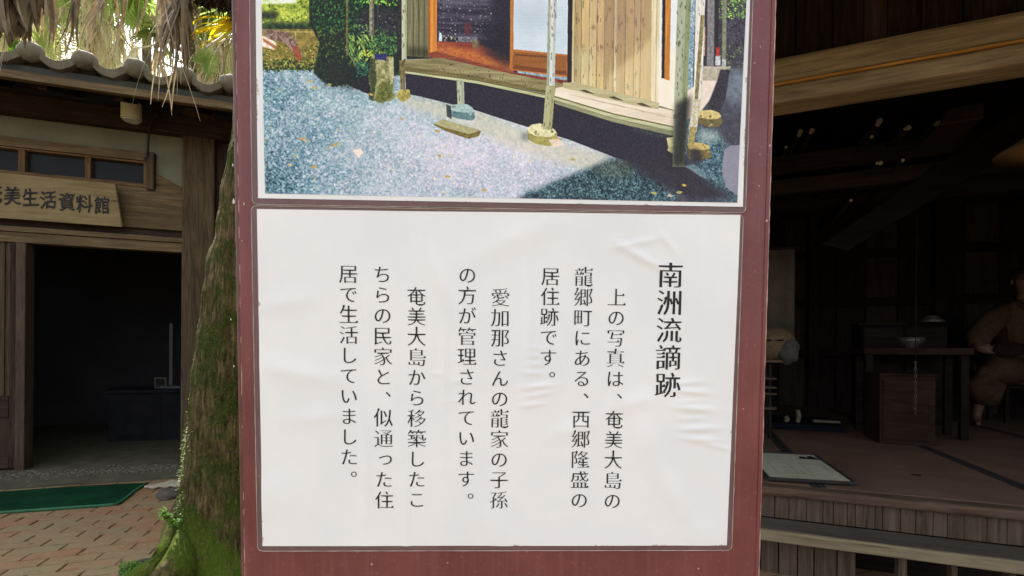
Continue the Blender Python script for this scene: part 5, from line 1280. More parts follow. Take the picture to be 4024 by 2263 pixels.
# riser boards
zr0, zr1 = .2215, ZT - .045
cuts = [2950, 3045, 3100, 3170, 3235, 3275, 3330, 3362, 3440, 3470, 3540, 3600, 3668, 3725, 3790, 3880, 3960, 4040, 4110, 4200, 4300]
for a, b in zip(cuts[:-1], cuts[1:]):
    part_box('riser_board', wr_v, RH, ra(a + 1, 1990).x, ra(b - 1, 1990).x, .0 + rnd.uniform(0, .003), .018, zr0, zr1, .002)
part_box('riser_board', wr_v, RH, SL, ra(2948, 1990).x, .0, .018, zr0, zr1, .002)
part_box('floor_edge', wr_m, RH, SL, SR, -.028, .06, ZT - .044, ZT, .012)
# tatami room floor
RW, RD = 3.0, 4.3
tat = M('dim_tatami', .85, .2); tat.color(tat.ramp(tat.noise(tat.map((1, 1, 1)), 3, 5), [(0.35, (0.098, 0.058, 0.040)), (0.65, (0.140, 0.086, 0.058))])); tat.bump(tat.noise(tat.map((6, 400, 6)), 1, 3), .3, .002); tat = tat.m
hem = simple('black_tatami_border', (0.015, 0.013, 0.013), (0.025, 0.022, 0.02), 40, .8)
b1a, b1b = RF.gr(3027, 1705, ZT), RF.gr(3110, 1790, ZT)
b2a, b2b = RF.gr(3440, 1668, ZT), RF.gr(4000, 1925, ZT)
xb1 = (b1a.x + b1b.x) / 2; xb2 = (b2a.x + b2b.x) / 2
edges_x = sorted([xb1 - .9, xb1, xb2, xb2 + .93, SR])
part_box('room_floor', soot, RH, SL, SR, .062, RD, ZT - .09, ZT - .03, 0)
ex = [SL] + [e for e in edges_x if SL < e < SR] + [SR]
ex = sorted(set(round(e, 4) for e in ex))
print('tatami edges', ex, 'xb', xb1, xb2, 'ZT', ZT, 'stp', stp)
for a, b in zip(ex[:-1], ex[1:]):
    if b - a < .05: continue
    for y0, y1 in ((.064, 1.80), (1.803, RD - .01)):
        t_ = empty('tatami_mat'); t_.parent = RH
        part_box('straw_surface', tat, t_, a + .032, b - .032, y0, y1, ZT - .029, ZT + .0, .003)
        part_box('border', hem, t_, a + .002, a + .0315, y0, y1, ZT - .029, ZT + .0015, .002)
        part_box('border', hem, t_, b - .0315, b - .002, y0, y1, ZT - .029, ZT + .0015, .002)
# shell
HW = 3.05
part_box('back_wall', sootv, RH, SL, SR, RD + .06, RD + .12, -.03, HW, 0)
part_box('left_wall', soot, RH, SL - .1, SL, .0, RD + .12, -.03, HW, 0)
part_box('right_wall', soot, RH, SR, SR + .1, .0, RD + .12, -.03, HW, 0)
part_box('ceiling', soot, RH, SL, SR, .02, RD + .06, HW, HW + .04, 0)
for i in range(18):
    s_ = SL + .08 + i * .31
    part_box('back_board', sootv if i % 3 else wood_dv, RH, s_, s_ + .30, RD + .03 + (i % 2) * .004, RD + .059, ZT, HW - .3, .004)
for z_ in (1.0, 1.62, 2.2):
    part_box('wall_rail', soot, RH, SL, SR, RD - .03, RD + .029, z_, z_ + .10, .006)
for s_ in (-.35, .95, 2.2, 3.3):
    part_box('wall_post', sootv, RH, s_, s_ + .12, RD - .06, RD - .031, ZT, HW, .006)
# the great beam: upper face, lower rail, and an orange strip painting in the lamp's reflection
zb_t, zb_b = rz(3046, 226), rz(3037, 411)
h_ = zb_t - zb_b
part_box('beam', wr_l, RH, SL, SR, -.0, .16, zb_b + h_ * .46, zb_t, .02)
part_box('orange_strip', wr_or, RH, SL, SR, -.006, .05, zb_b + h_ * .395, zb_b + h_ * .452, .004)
part_box('beam_lower_rail', wr_l, RH, SL, SR, -.002, .15, zb_b + h_ * .02, zb_b + h_ * .385, .012)
# boards over the beam
cuts = [2900, 3135, 3165, 3285, 3310, 3410, 3505, 3640, 3655, 3810, 3830, 4030, 4200, 4400]
for k, (a, b) in enumerate(zip(cuts[:-1], cuts[1:])):
    pr_ = (b - a) < 60
    part_box('gable_board', (wood_dv if k in (5,) else sootv), RH, ra(a + 1, 100).x, ra(b - 1, 100).x, .06 - (.02 if pr_ else 0), .09, zb_t + .001, HW + .3, .003)
# roof; unseen front eave made deep and low to keep the room dark
MB().prism([(SL - .5, -1.35, 2.42), (SR + .5, -1.35, 2.42), (SR + .5, 2.0, 4.4), (SL - .5, 2.0, 4.4)], (0, 0, .12)).build('thatch_roof', simple('old_thatch', (0.10, 0.08, 0.05), (0.17, 0.14, 0.09), 8, .95, .1, .8, .02), RH)
MB().prism([(SL - .5, 2.0, 4.4), (SR + .5, 2.0, 4.4), (SR + .5, 5.0, 2.95), (SL - .5, 5.0, 2.95)], (0, 0, .12)).build('thatch_roof', bpy.data.materials['old_thatch'], RH)
part_box('corner_post', wr_v, RH, SL - .14, SL - .01, -.06, .06, 0, 2.9, .01)
# slanting brace inside
p0, p1 = ra(4300, 230, .9), ra(3230, 960, .9); p2, p3 = ra(3330, 985, .9), ra(4300, 400, .9)
MB().prism([(p.x, .9, p.z) for p in (p0, p1, p2, p3)], (0, .08, 0)).build('slanting_brace', blackw, RH, bevel=.005)
# tie beams with pale sawn pole ends
polem = simple('pale_cut_bamboo', (0.34, 0.28, 0.2), (0.48, 0.40, 0.3), 30, .7, .2, .3)
poled = simple('dark_smoked_bamboo', (0.010, 0.008, 0.007), (0.018, 0.014, 0.011), 12, .95, .0, .3)
PE = [(3145, 517, 11), (3141, 530, 9), (3191, 512, 11), (3186, 520, 8), (3457, 475, 14), (3450, 487, 11), (3558, 505, 8), (3571, 501, 13), (3682, 486, 12), (3692, 478, 8), (3427, 536, 8), (3089, 577, 6), (3448, 641, 7), (3461, 640, 10), (3549, 629, 8), (3344, 787, 6)]
LABE = ['upper pale-ended pole of the pair at far left under the beam', 'lower pale-ended pole of the pair at far left under the beam', 'pale-ended pole just right of the leftmost pair', 'small pole end tucked under the pole right of the leftmost pair',
 'pale round pole end alone above the middle of the dark rafters', 'darker pole end just below the lone round middle one', 'small pole end touching the left of the wide pale one', 'wide pale pole end beside a small one, right of middle', 'pale pole end at the left tip of the hanging trough',
 'small pole end leaning on the left tip of the hanging trough', 'flat pale pole end below and left of the lone round one', 'tiny pale pole end nearest the board', 'left one of the two close pole ends lower down', 'right one of the two close pole ends lower down', 'tiny pole end near the top of the lower slanting timber', 'faint pole end just left of the low pale block']
for (px, py, r_), lb in zip(PE, LABE):
    p = ra(px, py, .75); rr_ = (ra(px + r_, py, .75).x - p.x)
    o = empty('storage_pole', RF.m @ Matrix.Translation((p.x, .75, p.z)), label=lb, cat='pole', group='poles stored under the roof of the farmhouse')
    tilt = rnd.uniform(-.12, .12)
    MB().tube([(0, .006, 0), (tilt, 1.5, .0)], rr_, 12).build('stem', poled, o, smooth=True)
    MB().tube([(0, 0, 0), (0, .0055, 0)], [rr_ * .93] * 2, 12).build('cut_end', polem, o)
for y_, z_ in ((1.0, rz(3450, 560, 1.0)), (1.9, rz(3450, 560, 1.0) - .02)):
    part_box('tie_beam', soot, RH, SL, SR, y_, y_ + .1, z_ - .12, z_, .01)
zt2 = ra(3450, 660, .95).z
part_box('tie_beam', soot, RH, SL, SR, .95, 1.03, zt2 - .1, zt2, .01)
# trough hung on the poles
t0, t1 = ra(3700, 482, .6), ra(3865, 455, .6); t2, t3 = ra(3870, 400, .6), ra(3720, 430, .6)
trough = empty('wooden_trough', RF.m, label='long shallow wooden trough stored up among the poles under the beam', cat='trough')
MB().prism([(p.x, .6, p.z) for p in (t0, t1, t2, t3)], (0, .02, 0)).build('side', soot, trough, bevel=.003)
MB().prism([(t0.x, .6, t0.z - .012), (t1.x, .6, t1.z - .012), (t1.x, .6, t1.z - .001), (t0.x, .6, t0.z - .001)], (0, .3, 0)).build('rim', wr_in, trough, bevel=.002)
# straw hat-like shade by the right edge
h0 = ra(4070, 590, .7); hat = empty('straw_hat', RF.m @ Matrix.Translation((h0.x, .7, h0.z)), label='orange-brown woven hat hung high at the right edge', cat='hat')
hatm = simple('warm_woven_straw', (0.42, 0.22, 0.08), (0.55, 0.32, 0.12), 50, .8, .2, .5)
MB().tube([(0, 0, -.06), (.02, 0, .0), (.05, 0, .09), (.06, 0, .12)], [.17, .12, .05, .02], 20).build('crown', hatm, hat, smooth=True)
# pale cloth panel and baskets at the left of the room
cl = ra(3010, 985, 1.9); cr = ra(3124, 985, 1.9); cb = ra(3120, 1300, 1.9)
clothm = simple('dull_linen_hanging', (0.0950, 0.0825, 0.0625), (0.1250, 0.1100, 0.0850), 9, .9, .1, .4, .004)
cloth = empty('wall_hanging', RF.m, label='dull tan cloth panel hanging inside the room close to the board', cat='cloth')
mb = MB(); n = 24; x0 = cl.x - .5; vs = []
for i in range(n + 1):
    t = i / n; x = x0 + (cr.x - x0) * t
    for z_ in (cb.z - .05, cl.z): vs.append((x, 1.9 + .012 * math.sin(i * 1.3), z_))
mb.add(vs, [(2*i, 2*i+2, 2*i+3, 2*i+1) for i in range(n)]); ob = mb.build('panel', clothm, cloth, smooth=True)
so = ob.modifiers.new('solid', 'SOLIDIFY'); so.thickness = .004
MB().tube([(x0, 1.9, cl.z + .01), (cr.x + .01, 1.9, cl.z + .01)], .012, 8).build('rod', soot, cloth)
strw = simple('woven_straw', (0.30, 0.21, 0.12), (0.46, 0.34, 0.21), 60, .85, .2, .6)
whc = simple('grey_white_cloth', (0.30, 0.30, 0.28), (0.46, 0.46, 0.44), 14, .9, .1, .5)
dm = 1.5
def loc_(px, py, d=dm): p = ra(px, py, d); return Vector((p.x, d, p.z))
rack = empty('shelf_rack', RF.m, label='dark wooden shelf rack holding folded things at the left of the room', cat='shelf')
xL_, xR_ = loc_(2860, 1400).x, loc_(3082, 1400).x
for k, (py, th) in enumerate(((1415, .018), (1485, .014), (1520, .014), (1545, .014), (1600, .02))):
    zc = loc_(3040, py).z
    part_box('shelf', wr_m if k else strw, rack, xL_, xR_ - (.0 if k == 0 else .05), dm, dm + .3, zc - th, zc, .003)
for x in (xL_, xR_ - .1):
    part_box('upright', sootv, rack, x, x + .02, dm + .02, dm + .05, ZT, loc_(3040, 1420).z - .02, .002)
    part_box('upright', sootv, rack, x, x + .02, dm + .25, dm + .28, ZT, loc_(3040, 1420).z - .02, .002)
bk = loc_(3035, 1350); bas = empty('straw_basket', RF.m @ Matrix.Translation((bk.x, dm + .12, loc_(3040, 1415).z)), label='round straw basket on top of the shelf rack by the board', cat='basket')
hh = loc_(3030, 1290).z - loc_(3040, 1415).z
MB().tube([(0, 0, .0), (0, 0, hh * .3), (0, 0, hh * .7), (0, 0, hh)], [.10, .16, .17, .12], 24).build('body', strw, bas, smooth=True)
MB().tube([(.165 * math.cos(a * .5), .165 * math.sin(a * .5), hh * .62) for a in range(13)], .008, 6).build('band', soot, bas, smooth=True)
bg_ = loc_(3098, 1350); bag = MB(); q = random.Random(2)
bag.ell((0, 0, .07), (.075, .07, .095), 20, 14, lambda v_: 1 + .09 * math.sin(6 * v_.x + 4 * v_.z) + .07 * math.sin(9 * v_.y + 5 * v_.z))
ob = bag.build('cloth_bundle', whc, smooth=True, label='grey white cloth bundle slumped beside the straw basket', cat='cloth bundle'); ob.matrix_world = RF.m @ Matrix.Translation((bg_.x, dm + .02, loc_(3040, 1415).z))
# dark blue cloth heap
blu = simple('dark_indigo_cloth', (0.006, 0.007, 0.014), (0.011, 0.013, 0.024), 8, .9, .1, .6)
q0 = RF.gr(3318, 1702, ZT); plat = part_box('low_platform', blu, None, q0.x - 1.1, q0.x, q0.y, q0.y + .62, ZT + .001, ZT + .055, .006, label='low blue-black platform on the tatami between the shelf rack and the chest', cat='platform'); plat.matrix_world = RF.m.copy()
# small pale objects on it
for (px, py, w_, h_2, lb) in ((3182, 1575, .022, .05, 'small pale block standing on the low dark platform'), (3243, 1550, .02, .11, 'taller curved pale piece standing on the low dark platform')):
    p = loc_(px, py, 1.18); mb = MB(); mb.tube([(0, 0, 0), (.012, 0, h_2 * .5), (.0, 0, h_2)], [w_, w_ * 1.05, w_ * .9], 8)
    zb2 = p.z - h_2 / 2
    o = mb.build('pale_container', polem, smooth=True, label=lb, cat='container', bevel=.003); o.matrix_world = RF.m @ Matrix.Translation((p.x, max(1.18, q0.y + .12), ZT + .056))
p = RF.gr(3245, 1660, ZT + .055); ob = part_box('flat_tray', polem, None, -.10, .10, -.04, .04, 0, .02, .004, label='flat pale tray lying on the front edge of the low dark platform', cat='tray'); ob.matrix_world = RF.m @ Matrix.Translation((p.x, p.y, ZT + .056))

# table with bowl
dT = 2.0
tl_ = loc_(3395, 1367, dT); tr_ = loc_(3830, 1370, dT); tbm = loc_(3600, 1394, dT)
tab = empty('long_low_table', RF.m, label='long narrow table with a thick top carrying a pale bowl', cat='table')
part_box('tabletop', wr_in, tab, tl_.x, tr_.x, dT, dT + .35, tbm.z, tl_.z, .004)
for x in (tl_.x + .02, tr_.x - .07):
    for y_ in (dT + .02, dT + .28): part_box('leg', soot, tab, x, x + .05, y_, y_ + .05, ZT + .001, tbm.z - .001, .003)
bo = loc_(3585, 1350, dT + .1); bw = (loc_(3640, 1350, dT + .1).x - loc_(3530, 1350, dT + .1).x) / 2
bowl = empty('pale_bowl', RF.m @ Matrix.Translation((bo.x, dT + .12, tl_.z + .001)), label='wide pale patterned bowl standing on the long table', cat='bowl')
bowm = simple('glazed_pale_ware', (0.26, 0.25, 0.22), (0.10, 0.10, 0.13), 14, .3, .5, .1)
MB().tube([(0, 0, 0), (0, 0, .015), (0, 0, .045), (0, 0, .08)], [bw * .45, bw * .5, bw * .85, bw], 24, cap=True).build('body', bowm, bowl, smooth=True)
MB().tube([(bw * math.cos(a * .2618), bw * math.sin(a * .2618), .081) for a in range(25)], .004, 6, cap=False).build('rim', bowm, bowl, smooth=True)
b2 = loc_(3657, 1243, dT + .3); ob = MB(); ob.tube([(0, 0, 0), (0, 0, .02), (0, 0, .05), (0, 0, .06)], [.09, .075, .04, .02], 18)
cup = empty('low_cupboard', RF.m, label='black low cupboard behind the long table with an upturned bowl on it', cat='cupboard')
part_box('body', blackw, cup, tl_.x + .1, tr_.x - .30, dT + .46, dT + .75, ZT + .001, b2.z - .061, .003)
part_box('top', soot, cup, tl_.x + .08, tr_.x - .28, dT + .44, dT + .77, b2.z - .06, b2.z - .035, .003)
for k in range(2): part_box('door', soot, cup, tl_.x + .12 + k * .3, tl_.x + .40 + k * .3, dT + .452, dT + .459, ZT + .05, b2.z - .08, .003)
o = ob.build('upturned_bowl', bowm, smooth=True, label='small upturned pale bowl on the dark wall shelf above the table', cat='bowl'); o.matrix_world = RF.m @ Matrix.Translation((b2.x + .1, dT + .55, b2.z - .034))
# chest
c0, c1 = loc_(3397, 1460, 1.95), loc_(3597, 1640, 1.95)
chest = empty('wooden_chest', RF.m, label='low brown wooden chest standing in front of the table legs', cat='chest')
part_box('body', wr_in, chest, c0.x, c1.x - .004, 1.6, 1.95, ZT + .001, c0.z - .02, .004)
part_box('lid', wr_in, chest, c0.x - .006, c1.x + .002, 1.59, 1.955, c0.z - .019, c0.z, .004)
part_box('drawer_front', wr_in, chest, c0.x + .02, c1.x - .03, 1.592, 1.599, ZT + .03, c0.z - .05, .003)
# glinting chain
chm = M('dull_steel', .4, .5); chm.color((.25, .25, .2)); chm.b.inputs['Metallic'].default_value = 1.0
c_t, c_b = loc_(3598, 1420, 1.45), loc_(3598, 1640, 1.45)
chain = empty('hearth_chain', RF.m @ Matrix.Translation((c_t.x, 1.45, 0)), label='thin shiny chain hanging straight down at the right end of the chest', cat='chain')
MB().tube([(0, 0, c_t.z), (0, 0, HW - .02)], .003, 6).build('cord', soot, chain)
n = 16
for i in range(n):
    z_ = c_b.z + .02 + (c_t.z - c_b.z - .02) * (i + .5) / n; hl = (c_t.z - c_b.z) / n * .5
    MB().tube([(.006 * math.cos(a * .785) * (1 if i % 2 else .15), .006 * math.cos(a * .785) * (.15 if i % 2 else 1), z_ + hl * math.sin(a * .785)) for a in range(9)], .0016, 5, cap=False).build('link', chm.m, chain, smooth=True)

# information panel lying on the tatami
pz = ZT + .03
cor = [RF.gr(3013, 1783, ZT + .05), RF.gr(3312, 1797, ZT + .05), RF.gr(3358, 1905, ZT + .012), RF.gr(3018, 1884, ZT + .012)]
A, B, C, D = [Vector(p) for p in (cor[0], cor[1], cor[2], cor[3])]
ux = (B - A).normalized(); nn = (B - A).cross(A - D).normalized(); nn = -nn if nn.z < 0 else nn; uy = nn.cross(ux)
wI = ((B - A).length + (C - D).length) / 2; hI = ((A - D).dot(uy) + (B - C).dot(uy)) / 2
Mi = Matrix(((ux.x, uy.x, nn.x, D.x), (ux.y, uy.y, nn.y, D.y), (ux.z, uy.z, nn.z, D.z), (0, 0, 0, 1)))
ip = empty('information_panel', RF.m @ Mi, label='framed information sheet with a floor plan lying at the edge of the tatami', cat='information panel')
ipp = simple('greenish_white_card', (0.50, 0.50, 0.38), (0.60, 0.58, 0.46), 4, .5, .4, .1)
part_box('card', ipp, ip, .012, wI - .012, .012, hI - .012, 0, .006, .0)
blk = simple('black_frame_paint', (0.012, 0.012, 0.012), (0.02, 0.02, 0.02), 20, .4, .5)
for a in ((0, wI, 0, .0115), (0, wI, hI - .0115, hI), (0, .0115, .012, hI - .012), (wI - .0115, wI, .012, hI - .012)):
    part_box('frame_side', blk, ip, a[0], a[1], a[2], a[3], -.004, .011, .001)
lines = MB(); q = random.Random(9)
def ln(x0, y0, x1, y1, t=.0012):
    X0, X1 = x0 * wI, x1 * wI; Y0, Y1 = y0 * hI, y1 * hI
    if abs(X1 - X0) > abs(Y1 - Y0): lines.add([(X0, Y0 - t, .0064), (X1, Y1 - t, .0064), (X1, Y1 + t, .0064), (X0, Y0 + t, .0064)], [(0, 1, 2, 3)])
    else: lines.add([(X0 - t, Y0, .0066), (X0 + t, Y0, .0066), (X1 + t, Y1, .0066), (X1 - t, Y1, .0066)], [(0, 1, 2, 3)])
for k in range(5):
    x = .06
    while x < .22: l_ = q.uniform(.01, .03); ln(x, .91 - k * .045, x + l_, .91 - k * .045, .001); x += l_ + .006
    x = .27
    while x < .46 and k < 4: l_ = q.uniform(.01, .03); ln(x, .87 - k * .05, x + l_, .87 - k * .05, .001); x += l_ + .006
for (x0, y0, x1, y1) in ((.2, .6, .88, .6), (.2, .22, .2, .6), (.2, .22, .84, .22), (.88, .3, .88, .6), (.45, .22, .45, .6), (.62, .22, .62, .6), (.2, .42, .45, .42), (.62, .42, .88, .42), (.30, .3, .40, .3), (.7, .32, .8, .32), (.52, .22, .52, .35), (.3, .12, .45, .12), (.7, .1, .78, .1)):
    ln(x0, y0, x1, y1)
lines.build('plan_lines', simple('grey_print_ink', (0.08, 0.08, 0.075), (0.12, 0.12, 0.11), 20), ip)
mp_ = [(.70, .80), (.74, .90), (.78, .90), (.82, .85), (.86, .93), (.91, .94), (.96, .84), (.97, .78)]
MB().add([(x * wI, y * hI, .0068) for x, y in mp_], [tuple(range(len(mp_)))[::-1]]).build('mountain_print', blk, ip)
p = RF.gr(3600, 1869, ZT); ob = part_box('dry_twig', soot, None, -.02, .02, -.004, .004, 0, .006, .002, label='tiny dark scrap lying alone on the tatami', cat='scrap'); ob.matrix_world = RF.m @ Matrix.Translation((p.x, p.y, ZT + .001))

# ================================================================== THE SEATED FIGURE
fy = RF.gr(3820, 1668, ZT).y
foot = RF.gr(3825, 1672, ZT)
YF = foot.y
print('figure foot', foot)
def fp(px, py, dy=0.0):
    p = RF.at(px, py, YF + dy); return Vector((p.x, YF + dy, p.z))
fig = empty('person', RF.m, label='seated life-size figure in a plain brown robe holding a stringed instrument', cat='person')
skin = simple('warm_brown_skin', (0.1800, 0.0960, 0.0630), (0.2160, 0.1200, 0.0810), 10, .5, .4, .1)
robe = simple('plain_brown_robe', (0.1200, 0.0750, 0.0450), (0.1620, 0.1050, 0.0660), 26, .95, .05, 1.0, .02)
hairm = simple('black_hair', (0.012, 0.010, 0.010), (0.02, 0.018, 0.018), 60, .5, .4)
hd = fp(4022, 1105, .28)                      # centre of the head
hipc = fp(4035, 1470, .42); hipc.z = ZT + .50
chest_ = fp(4032, 1250, .34); neck = fp(4026, 1172, .30)
kneeL = fp(3880, 1440, .02); ankL = fp(3838, 1640, .06)
pelv = hipc
V = []; E_ = []; Rd = []
def vtx(p, r, par=None):
    V.append(tuple(p)); Rd.append(r)
    if par is not None: E_.append((par, len(V) - 1))
    return len(V) - 1
root = vtx(pelv, .15)
bel = vtx(pelv.lerp(chest_, .45), .14, root); ch = vtx(chest_, .155, bel); nk0 = vtx(neck + Vector((0, 0, -.03)), .065, ch); nk1 = vtx(neck + Vector((0, 0, .04)), .052, nk0)
hd_ctr = neck + Vector((-.01, -.015, .16)); jaw = vtx(hd_ctr + Vector((0, -.02, -.055)), .068, nk1); cran = vtx(hd_ctr + Vector((0, 0, .015)), .092, jaw); topv = vtx(hd_ctr + Vector((0, .01, .065)), .075, cran)
hands = []
for sgn in (-1, 1):
    sh = chest_ + Vector((sgn * .185, 0, .06)); s_ = vtx(sh, .062, ch)
    if sgn < 0: el = fp(3842, 1330, .12); wr = fp(3842, 1372, -.05)
    else: el = sh + Vector((.12, -.06, -.26)); wr = sh + Vector((.02, -.30, -.14))
    e_ = vtx(el, .048, s_); w_ = vtx(wr, .030, e_)
    dirp = (Vector((1, -.25, -.05)) if sgn < 0 else Vector((-1, -.1, .5))).normalized()
    pm_ = wr + dirp * .055; pa = vtx(pm_, .034, w_); upv = Vector((0, 0, 1))
    for k, ln_ in enumerate((.062, .072, .068, .054)):
        b0 = pm_ + upv * (.026 - k * .018) + dirp * .02; f0 = vtx(b0, .0125, pa); f1 = vtx(b0 + dirp * ln_ * .5 + Vector((0, -.012, 0)), .0095, f0); f2 = vtx(b0 + dirp * ln_ * .85 + Vector((0, .004, -.01)), .008, f1)
    th0 = vtx(wr + dirp * .03 + upv * .03 + Vector((0, -.02, 0)), .012, pa); th1 = vtx(wr + dirp * .07 + upv * .045 + Vector((0, -.035, 0)), .009, th0)
    hands.append(wr + dirp * .08)
    hp_ = pelv + Vector((sgn * .10, -.05, -.02)); h_ = vtx(hp_, .10, root)
    kn = kneeL if sgn < 0 else pelv + Vector((.32, -.40, .04)); an = ankL if sgn < 0 else pelv + Vector((.20, -.36, -.42))
    an.z = ZT + .09
    th_ = vtx(hp_.lerp(kn, .5), .085, h_); k_ = vtx(kn, .062, th_); ca = vtx(kn.lerp(an, .4), .052, k_); a_ = vtx(an, .034, ca)
    ft = an + Vector((-.02, -.05, -.055)); f_ = vtx(ft, .032, a_); toe = vtx(an + Vector((-.05, -.15, -.068)), .022, f_)
me = bpy.data.meshes.new('body'); me.from_pydata(V, E_, []); me.update()
body_o = bpy.data.objects.new('body', me); col.objects.link(body_o); body_o.parent = fig; me.materials.append(skin)
sk = body_o.modifiers.new('skin', 'SKIN')
if not me.skin_vertices: me.attributes  # layer is made with the modifier
bpy.context.view_layer.objects.active = body_o; body_o.select_set(True)
if not me.skin_vertices: bpy.ops.mesh.customdata_skin_add()
for i, r_ in enumerate(Rd):
    sv = me.skin_vertices[0].data[i]; sv.radius = (r_, r_); sv.use_root = (i == 0)
sk.use_smooth_shade = True; ss = body_o.modifiers.new('sub', 'SUBSURF'); ss.levels = 2; ss.render_levels = 2
# face
hz = hd_ctr
MB().ell(hz + Vector((-.012, -.098, -.012)), (.013, .02, .024), 10, 8).build('nose', skin, fig, smooth=True)
for sgn in (-1, 1):
    MB().ell(hz + Vector((sgn * .034 - .008, -.082, .012)), (.017, .01, .007), 10, 8).build('eye', hairm, fig, smooth=True)
    MB().ell(hz + Vector((sgn * .034 - .008, -.088, .034)), (.022, .007, .005), 10, 8).build('eyebrow', hairm, fig, smooth=True)
    MB().ell(hz + Vector((sgn * .093, .0, -.005)), (.012, .022, .03), 10, 8).build('ear', skin, fig, smooth=True)
MB().ell(hz + Vector((-.008, -.086, -.052)), (.024, .008, .006), 10, 8).build('mouth', simple('dull_lip', (0.16, 0.07, 0.06)), fig, smooth=True)
MB().ell(hz + Vector((0, .028, .045)), (.102, .105, .088), 20, 14).build('hair', hairm, fig, smooth=True)
sashm = simple('dark_brown_sash', (0.035, 0.022, 0.018), (0.055, 0.036, 0.028), 20, .9)
# robe: torso + sleeves + wide skirt over the knees
def loft(secs, n=48, wob=.02, seed=0):
    mb = MB(); q = random.Random(seed); vs = []; ph = [q.uniform(0, 6) for _ in range(4)]
    for j, (c_, rx, ry, tilt) in enumerate(secs):
        ax = Vector((1, 0, 0)); 
        for i in range(n):
            a = 2 * math.pi * i / n; k = 1 + wob * math.sin(5 * a + ph[0] + j * .6) + wob * .6 * math.sin(9 * a + ph[1] + j)
            vs.append(Vector(c_) + Vector((math.cos(a) * rx * k, math.sin(a) * ry * k, tilt * math.cos(a))))
    fs = []
    for j in range(len(secs) - 1):
        for i in range(n): fs.append((j*n+i, j*n+(i+1)%n, (j+1)*n+(i+1)%n, (j+1)*n+i))
    mb.add(vs, fs + [tuple(range(n))[::-1], tuple((len(secs)-1)*n + i for i in range(n))]); return mb
loft([(pelv + Vector((0, 0, -.12)), .26, .22, 0), (pelv + Vector((0, 0, .05)), .235, .20, 0), (pelv.lerp(chest_, .5), .215, .175, 0), (chest_ + Vector((0, 0, -.02)), .24, .17, 0), (chest_ + Vector((0, 0, .09)), .225, .13, 0), (neck + Vector((0, .01, -.05)), .12, .09, 0), (neck + Vector((0, .01, -.01)), .075, .07, 0)], wob=.035).build('robe', robe, fig, smooth=True)
sh = chest_ + Vector((-.2, 0, .06)); el = fp(3842, 1330, .12); wr = fp(3848, 1368, -.02)
MB().tube([sh + Vector((.06, 0, .02)), sh.lerp(el, .4), el + Vector((.0, 0, 0)), el.lerp(wr, .7)], [.085, .10, .095, .07], 18).build('sleeve', robe, fig, smooth=True)
sh = chest_ + Vector((.2, 0, .06)); e2 = sh + Vector((.12, -.06, -.26)); w2 = sh + Vector((.05, -.25, -.16))
MB().tube([sh + Vector((-.06, 0, .02)), sh.lerp(e2, .4), e2, e2.lerp(w2, .7)], [.085, .10, .095, .075], 18).build('sleeve', robe, fig, smooth=True)
for sgn in (-1, 1):
    kn = kneeL if sgn < 0 else pelv + Vector((.32, -.40, .04)); hp_ = pelv + Vector((sgn * .10, -.03, 0)); an = ankL if sgn < 0 else pelv + Vector((.20, -.36, -.42))
    MB().tube([hp_, hp_.lerp(kn, .5), kn + Vector((0, -.01, .01)), kn.lerp(an, .35) + Vector((.02, 0, 0)), kn.lerp(an, .72) + Vector((.05, .03, 0))], [.15, .145, .125, .135, .10], 20).build('robe_leg', robe, fig, smooth=True)
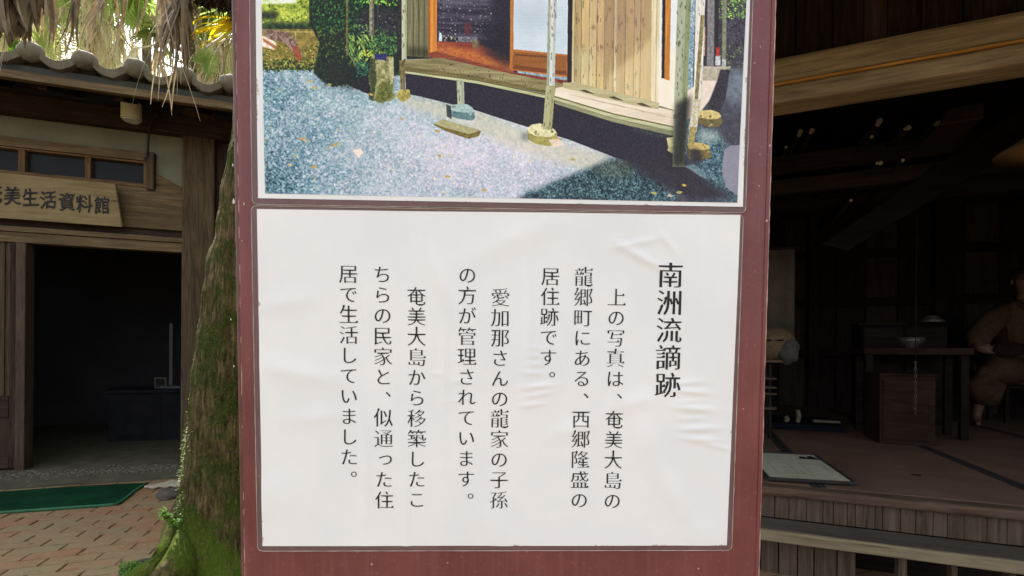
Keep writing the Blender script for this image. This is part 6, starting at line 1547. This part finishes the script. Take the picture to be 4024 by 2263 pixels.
# collar bands, sash, folds
for sgn in (-1, 1):
    MB().tube([neck + Vector((sgn * .07, .02, -.01)), neck + Vector((sgn * .06, -.08, -.07)), chest_ + Vector((sgn * .01, -.165, -.02)), chest_.lerp(pelv, .55) + Vector((-sgn * .06, -.19, 0))], [.022, .026, .026, .02], 10).build('collar', sashm, fig, smooth=True)
MB().tube([pelv.lerp(chest_, .3) + Vector((.235 * math.cos(a * .3491), .205 * math.sin(a * .3491), .01 * math.sin(a))) for a in range(19)], .034, 10, cap=False).build('sash', sashm, fig, smooth=True)
for k in range(7):
    x = -.17 + k * .055; MB().tube([pelv.lerp(chest_, .42) + Vector((x * .9, -.165 + abs(x) * .25, 0)), pelv.lerp(chest_, .75) + Vector((x * 1.1 + .01 * (k % 2), -.165 + abs(x) * .25, 0)), chest_ + Vector((x * 1.05, -.135 + abs(x) * .25, .05))], [.018, .014, .006], 8).build('fold', robe, fig, smooth=True)
# stool and instrument
st_ = empty('wooden_stool', RF.m @ Matrix.Translation((pelv.x, pelv.y + .03, ZT + .001)), label='plain dark wooden stool under the seated figure', cat='stool')
sh_ = pelv.z - ZT - .135
part_box('seat', soot, st_, -.24, .24, -.18, .2, sh_ - .03, sh_, .004)
for a in (-.21, .18):
    for b in (-.15, .15): part_box('leg', sootv, st_, a, a + .03, b, b + .03, 0, sh_ - .031, .002)
sbp = hands[0] + Vector((.07, -.02, 0)); lute = empty('long_necked_lute', RF.m, label='dark long-necked stringed instrument across the lap of the seated figure', cat='instrument')
MB().ell(sbp + Vector((.05, .0, .0)), (.11, .045, .075), 22, 12).build('sound_box', wr_in, lute, smooth=True)
ne = sbp + Vector((.13, -.01, .03)); MB().tube([ne, ne + Vector((.62, -.02, .30))], [.014, .011], 8).build('neck', soot, lute, smooth=True)
for k in range(3): MB().tube([ne + Vector((.56 + .015 * k, -.05, .265 + .008 * k)), ne + Vector((.56 + .015 * k, .03, .265 + .008 * k))], .005, 6).build('tuning_peg', soot, lute)

# the warm bulb that tints the room from the right, out of frame
bulb_l = LFm  # (left house frame unused here)
bx = Vector((2.35, 1.0, 2.05))
hl = empty('ceiling_bulb', RF.m @ Matrix.Translation(bx), label='warm bare bulb hanging inside the farmhouse beyond the right edge', cat='lamp')
em = M('warm_bulb_glass'); em.b.inputs['Emission Color'].default_value = (1, .48, .16, 1); em.b.inputs['Emission Strength'].default_value = 5; em.color((.8, .5, .2))
MB().ell((0, 0, 0), (.035, .035, .045), 14, 10).build('bulb', em.m, hl, smooth=True)
MB().tube([(0, 0, .045), (0, 0, .09)], .016, 10).build('socket', soot, hl)
MB().tube([(0, 0, .09), (0, 0, HW - bx.z)], .004, 6).build('cord', soot, hl)
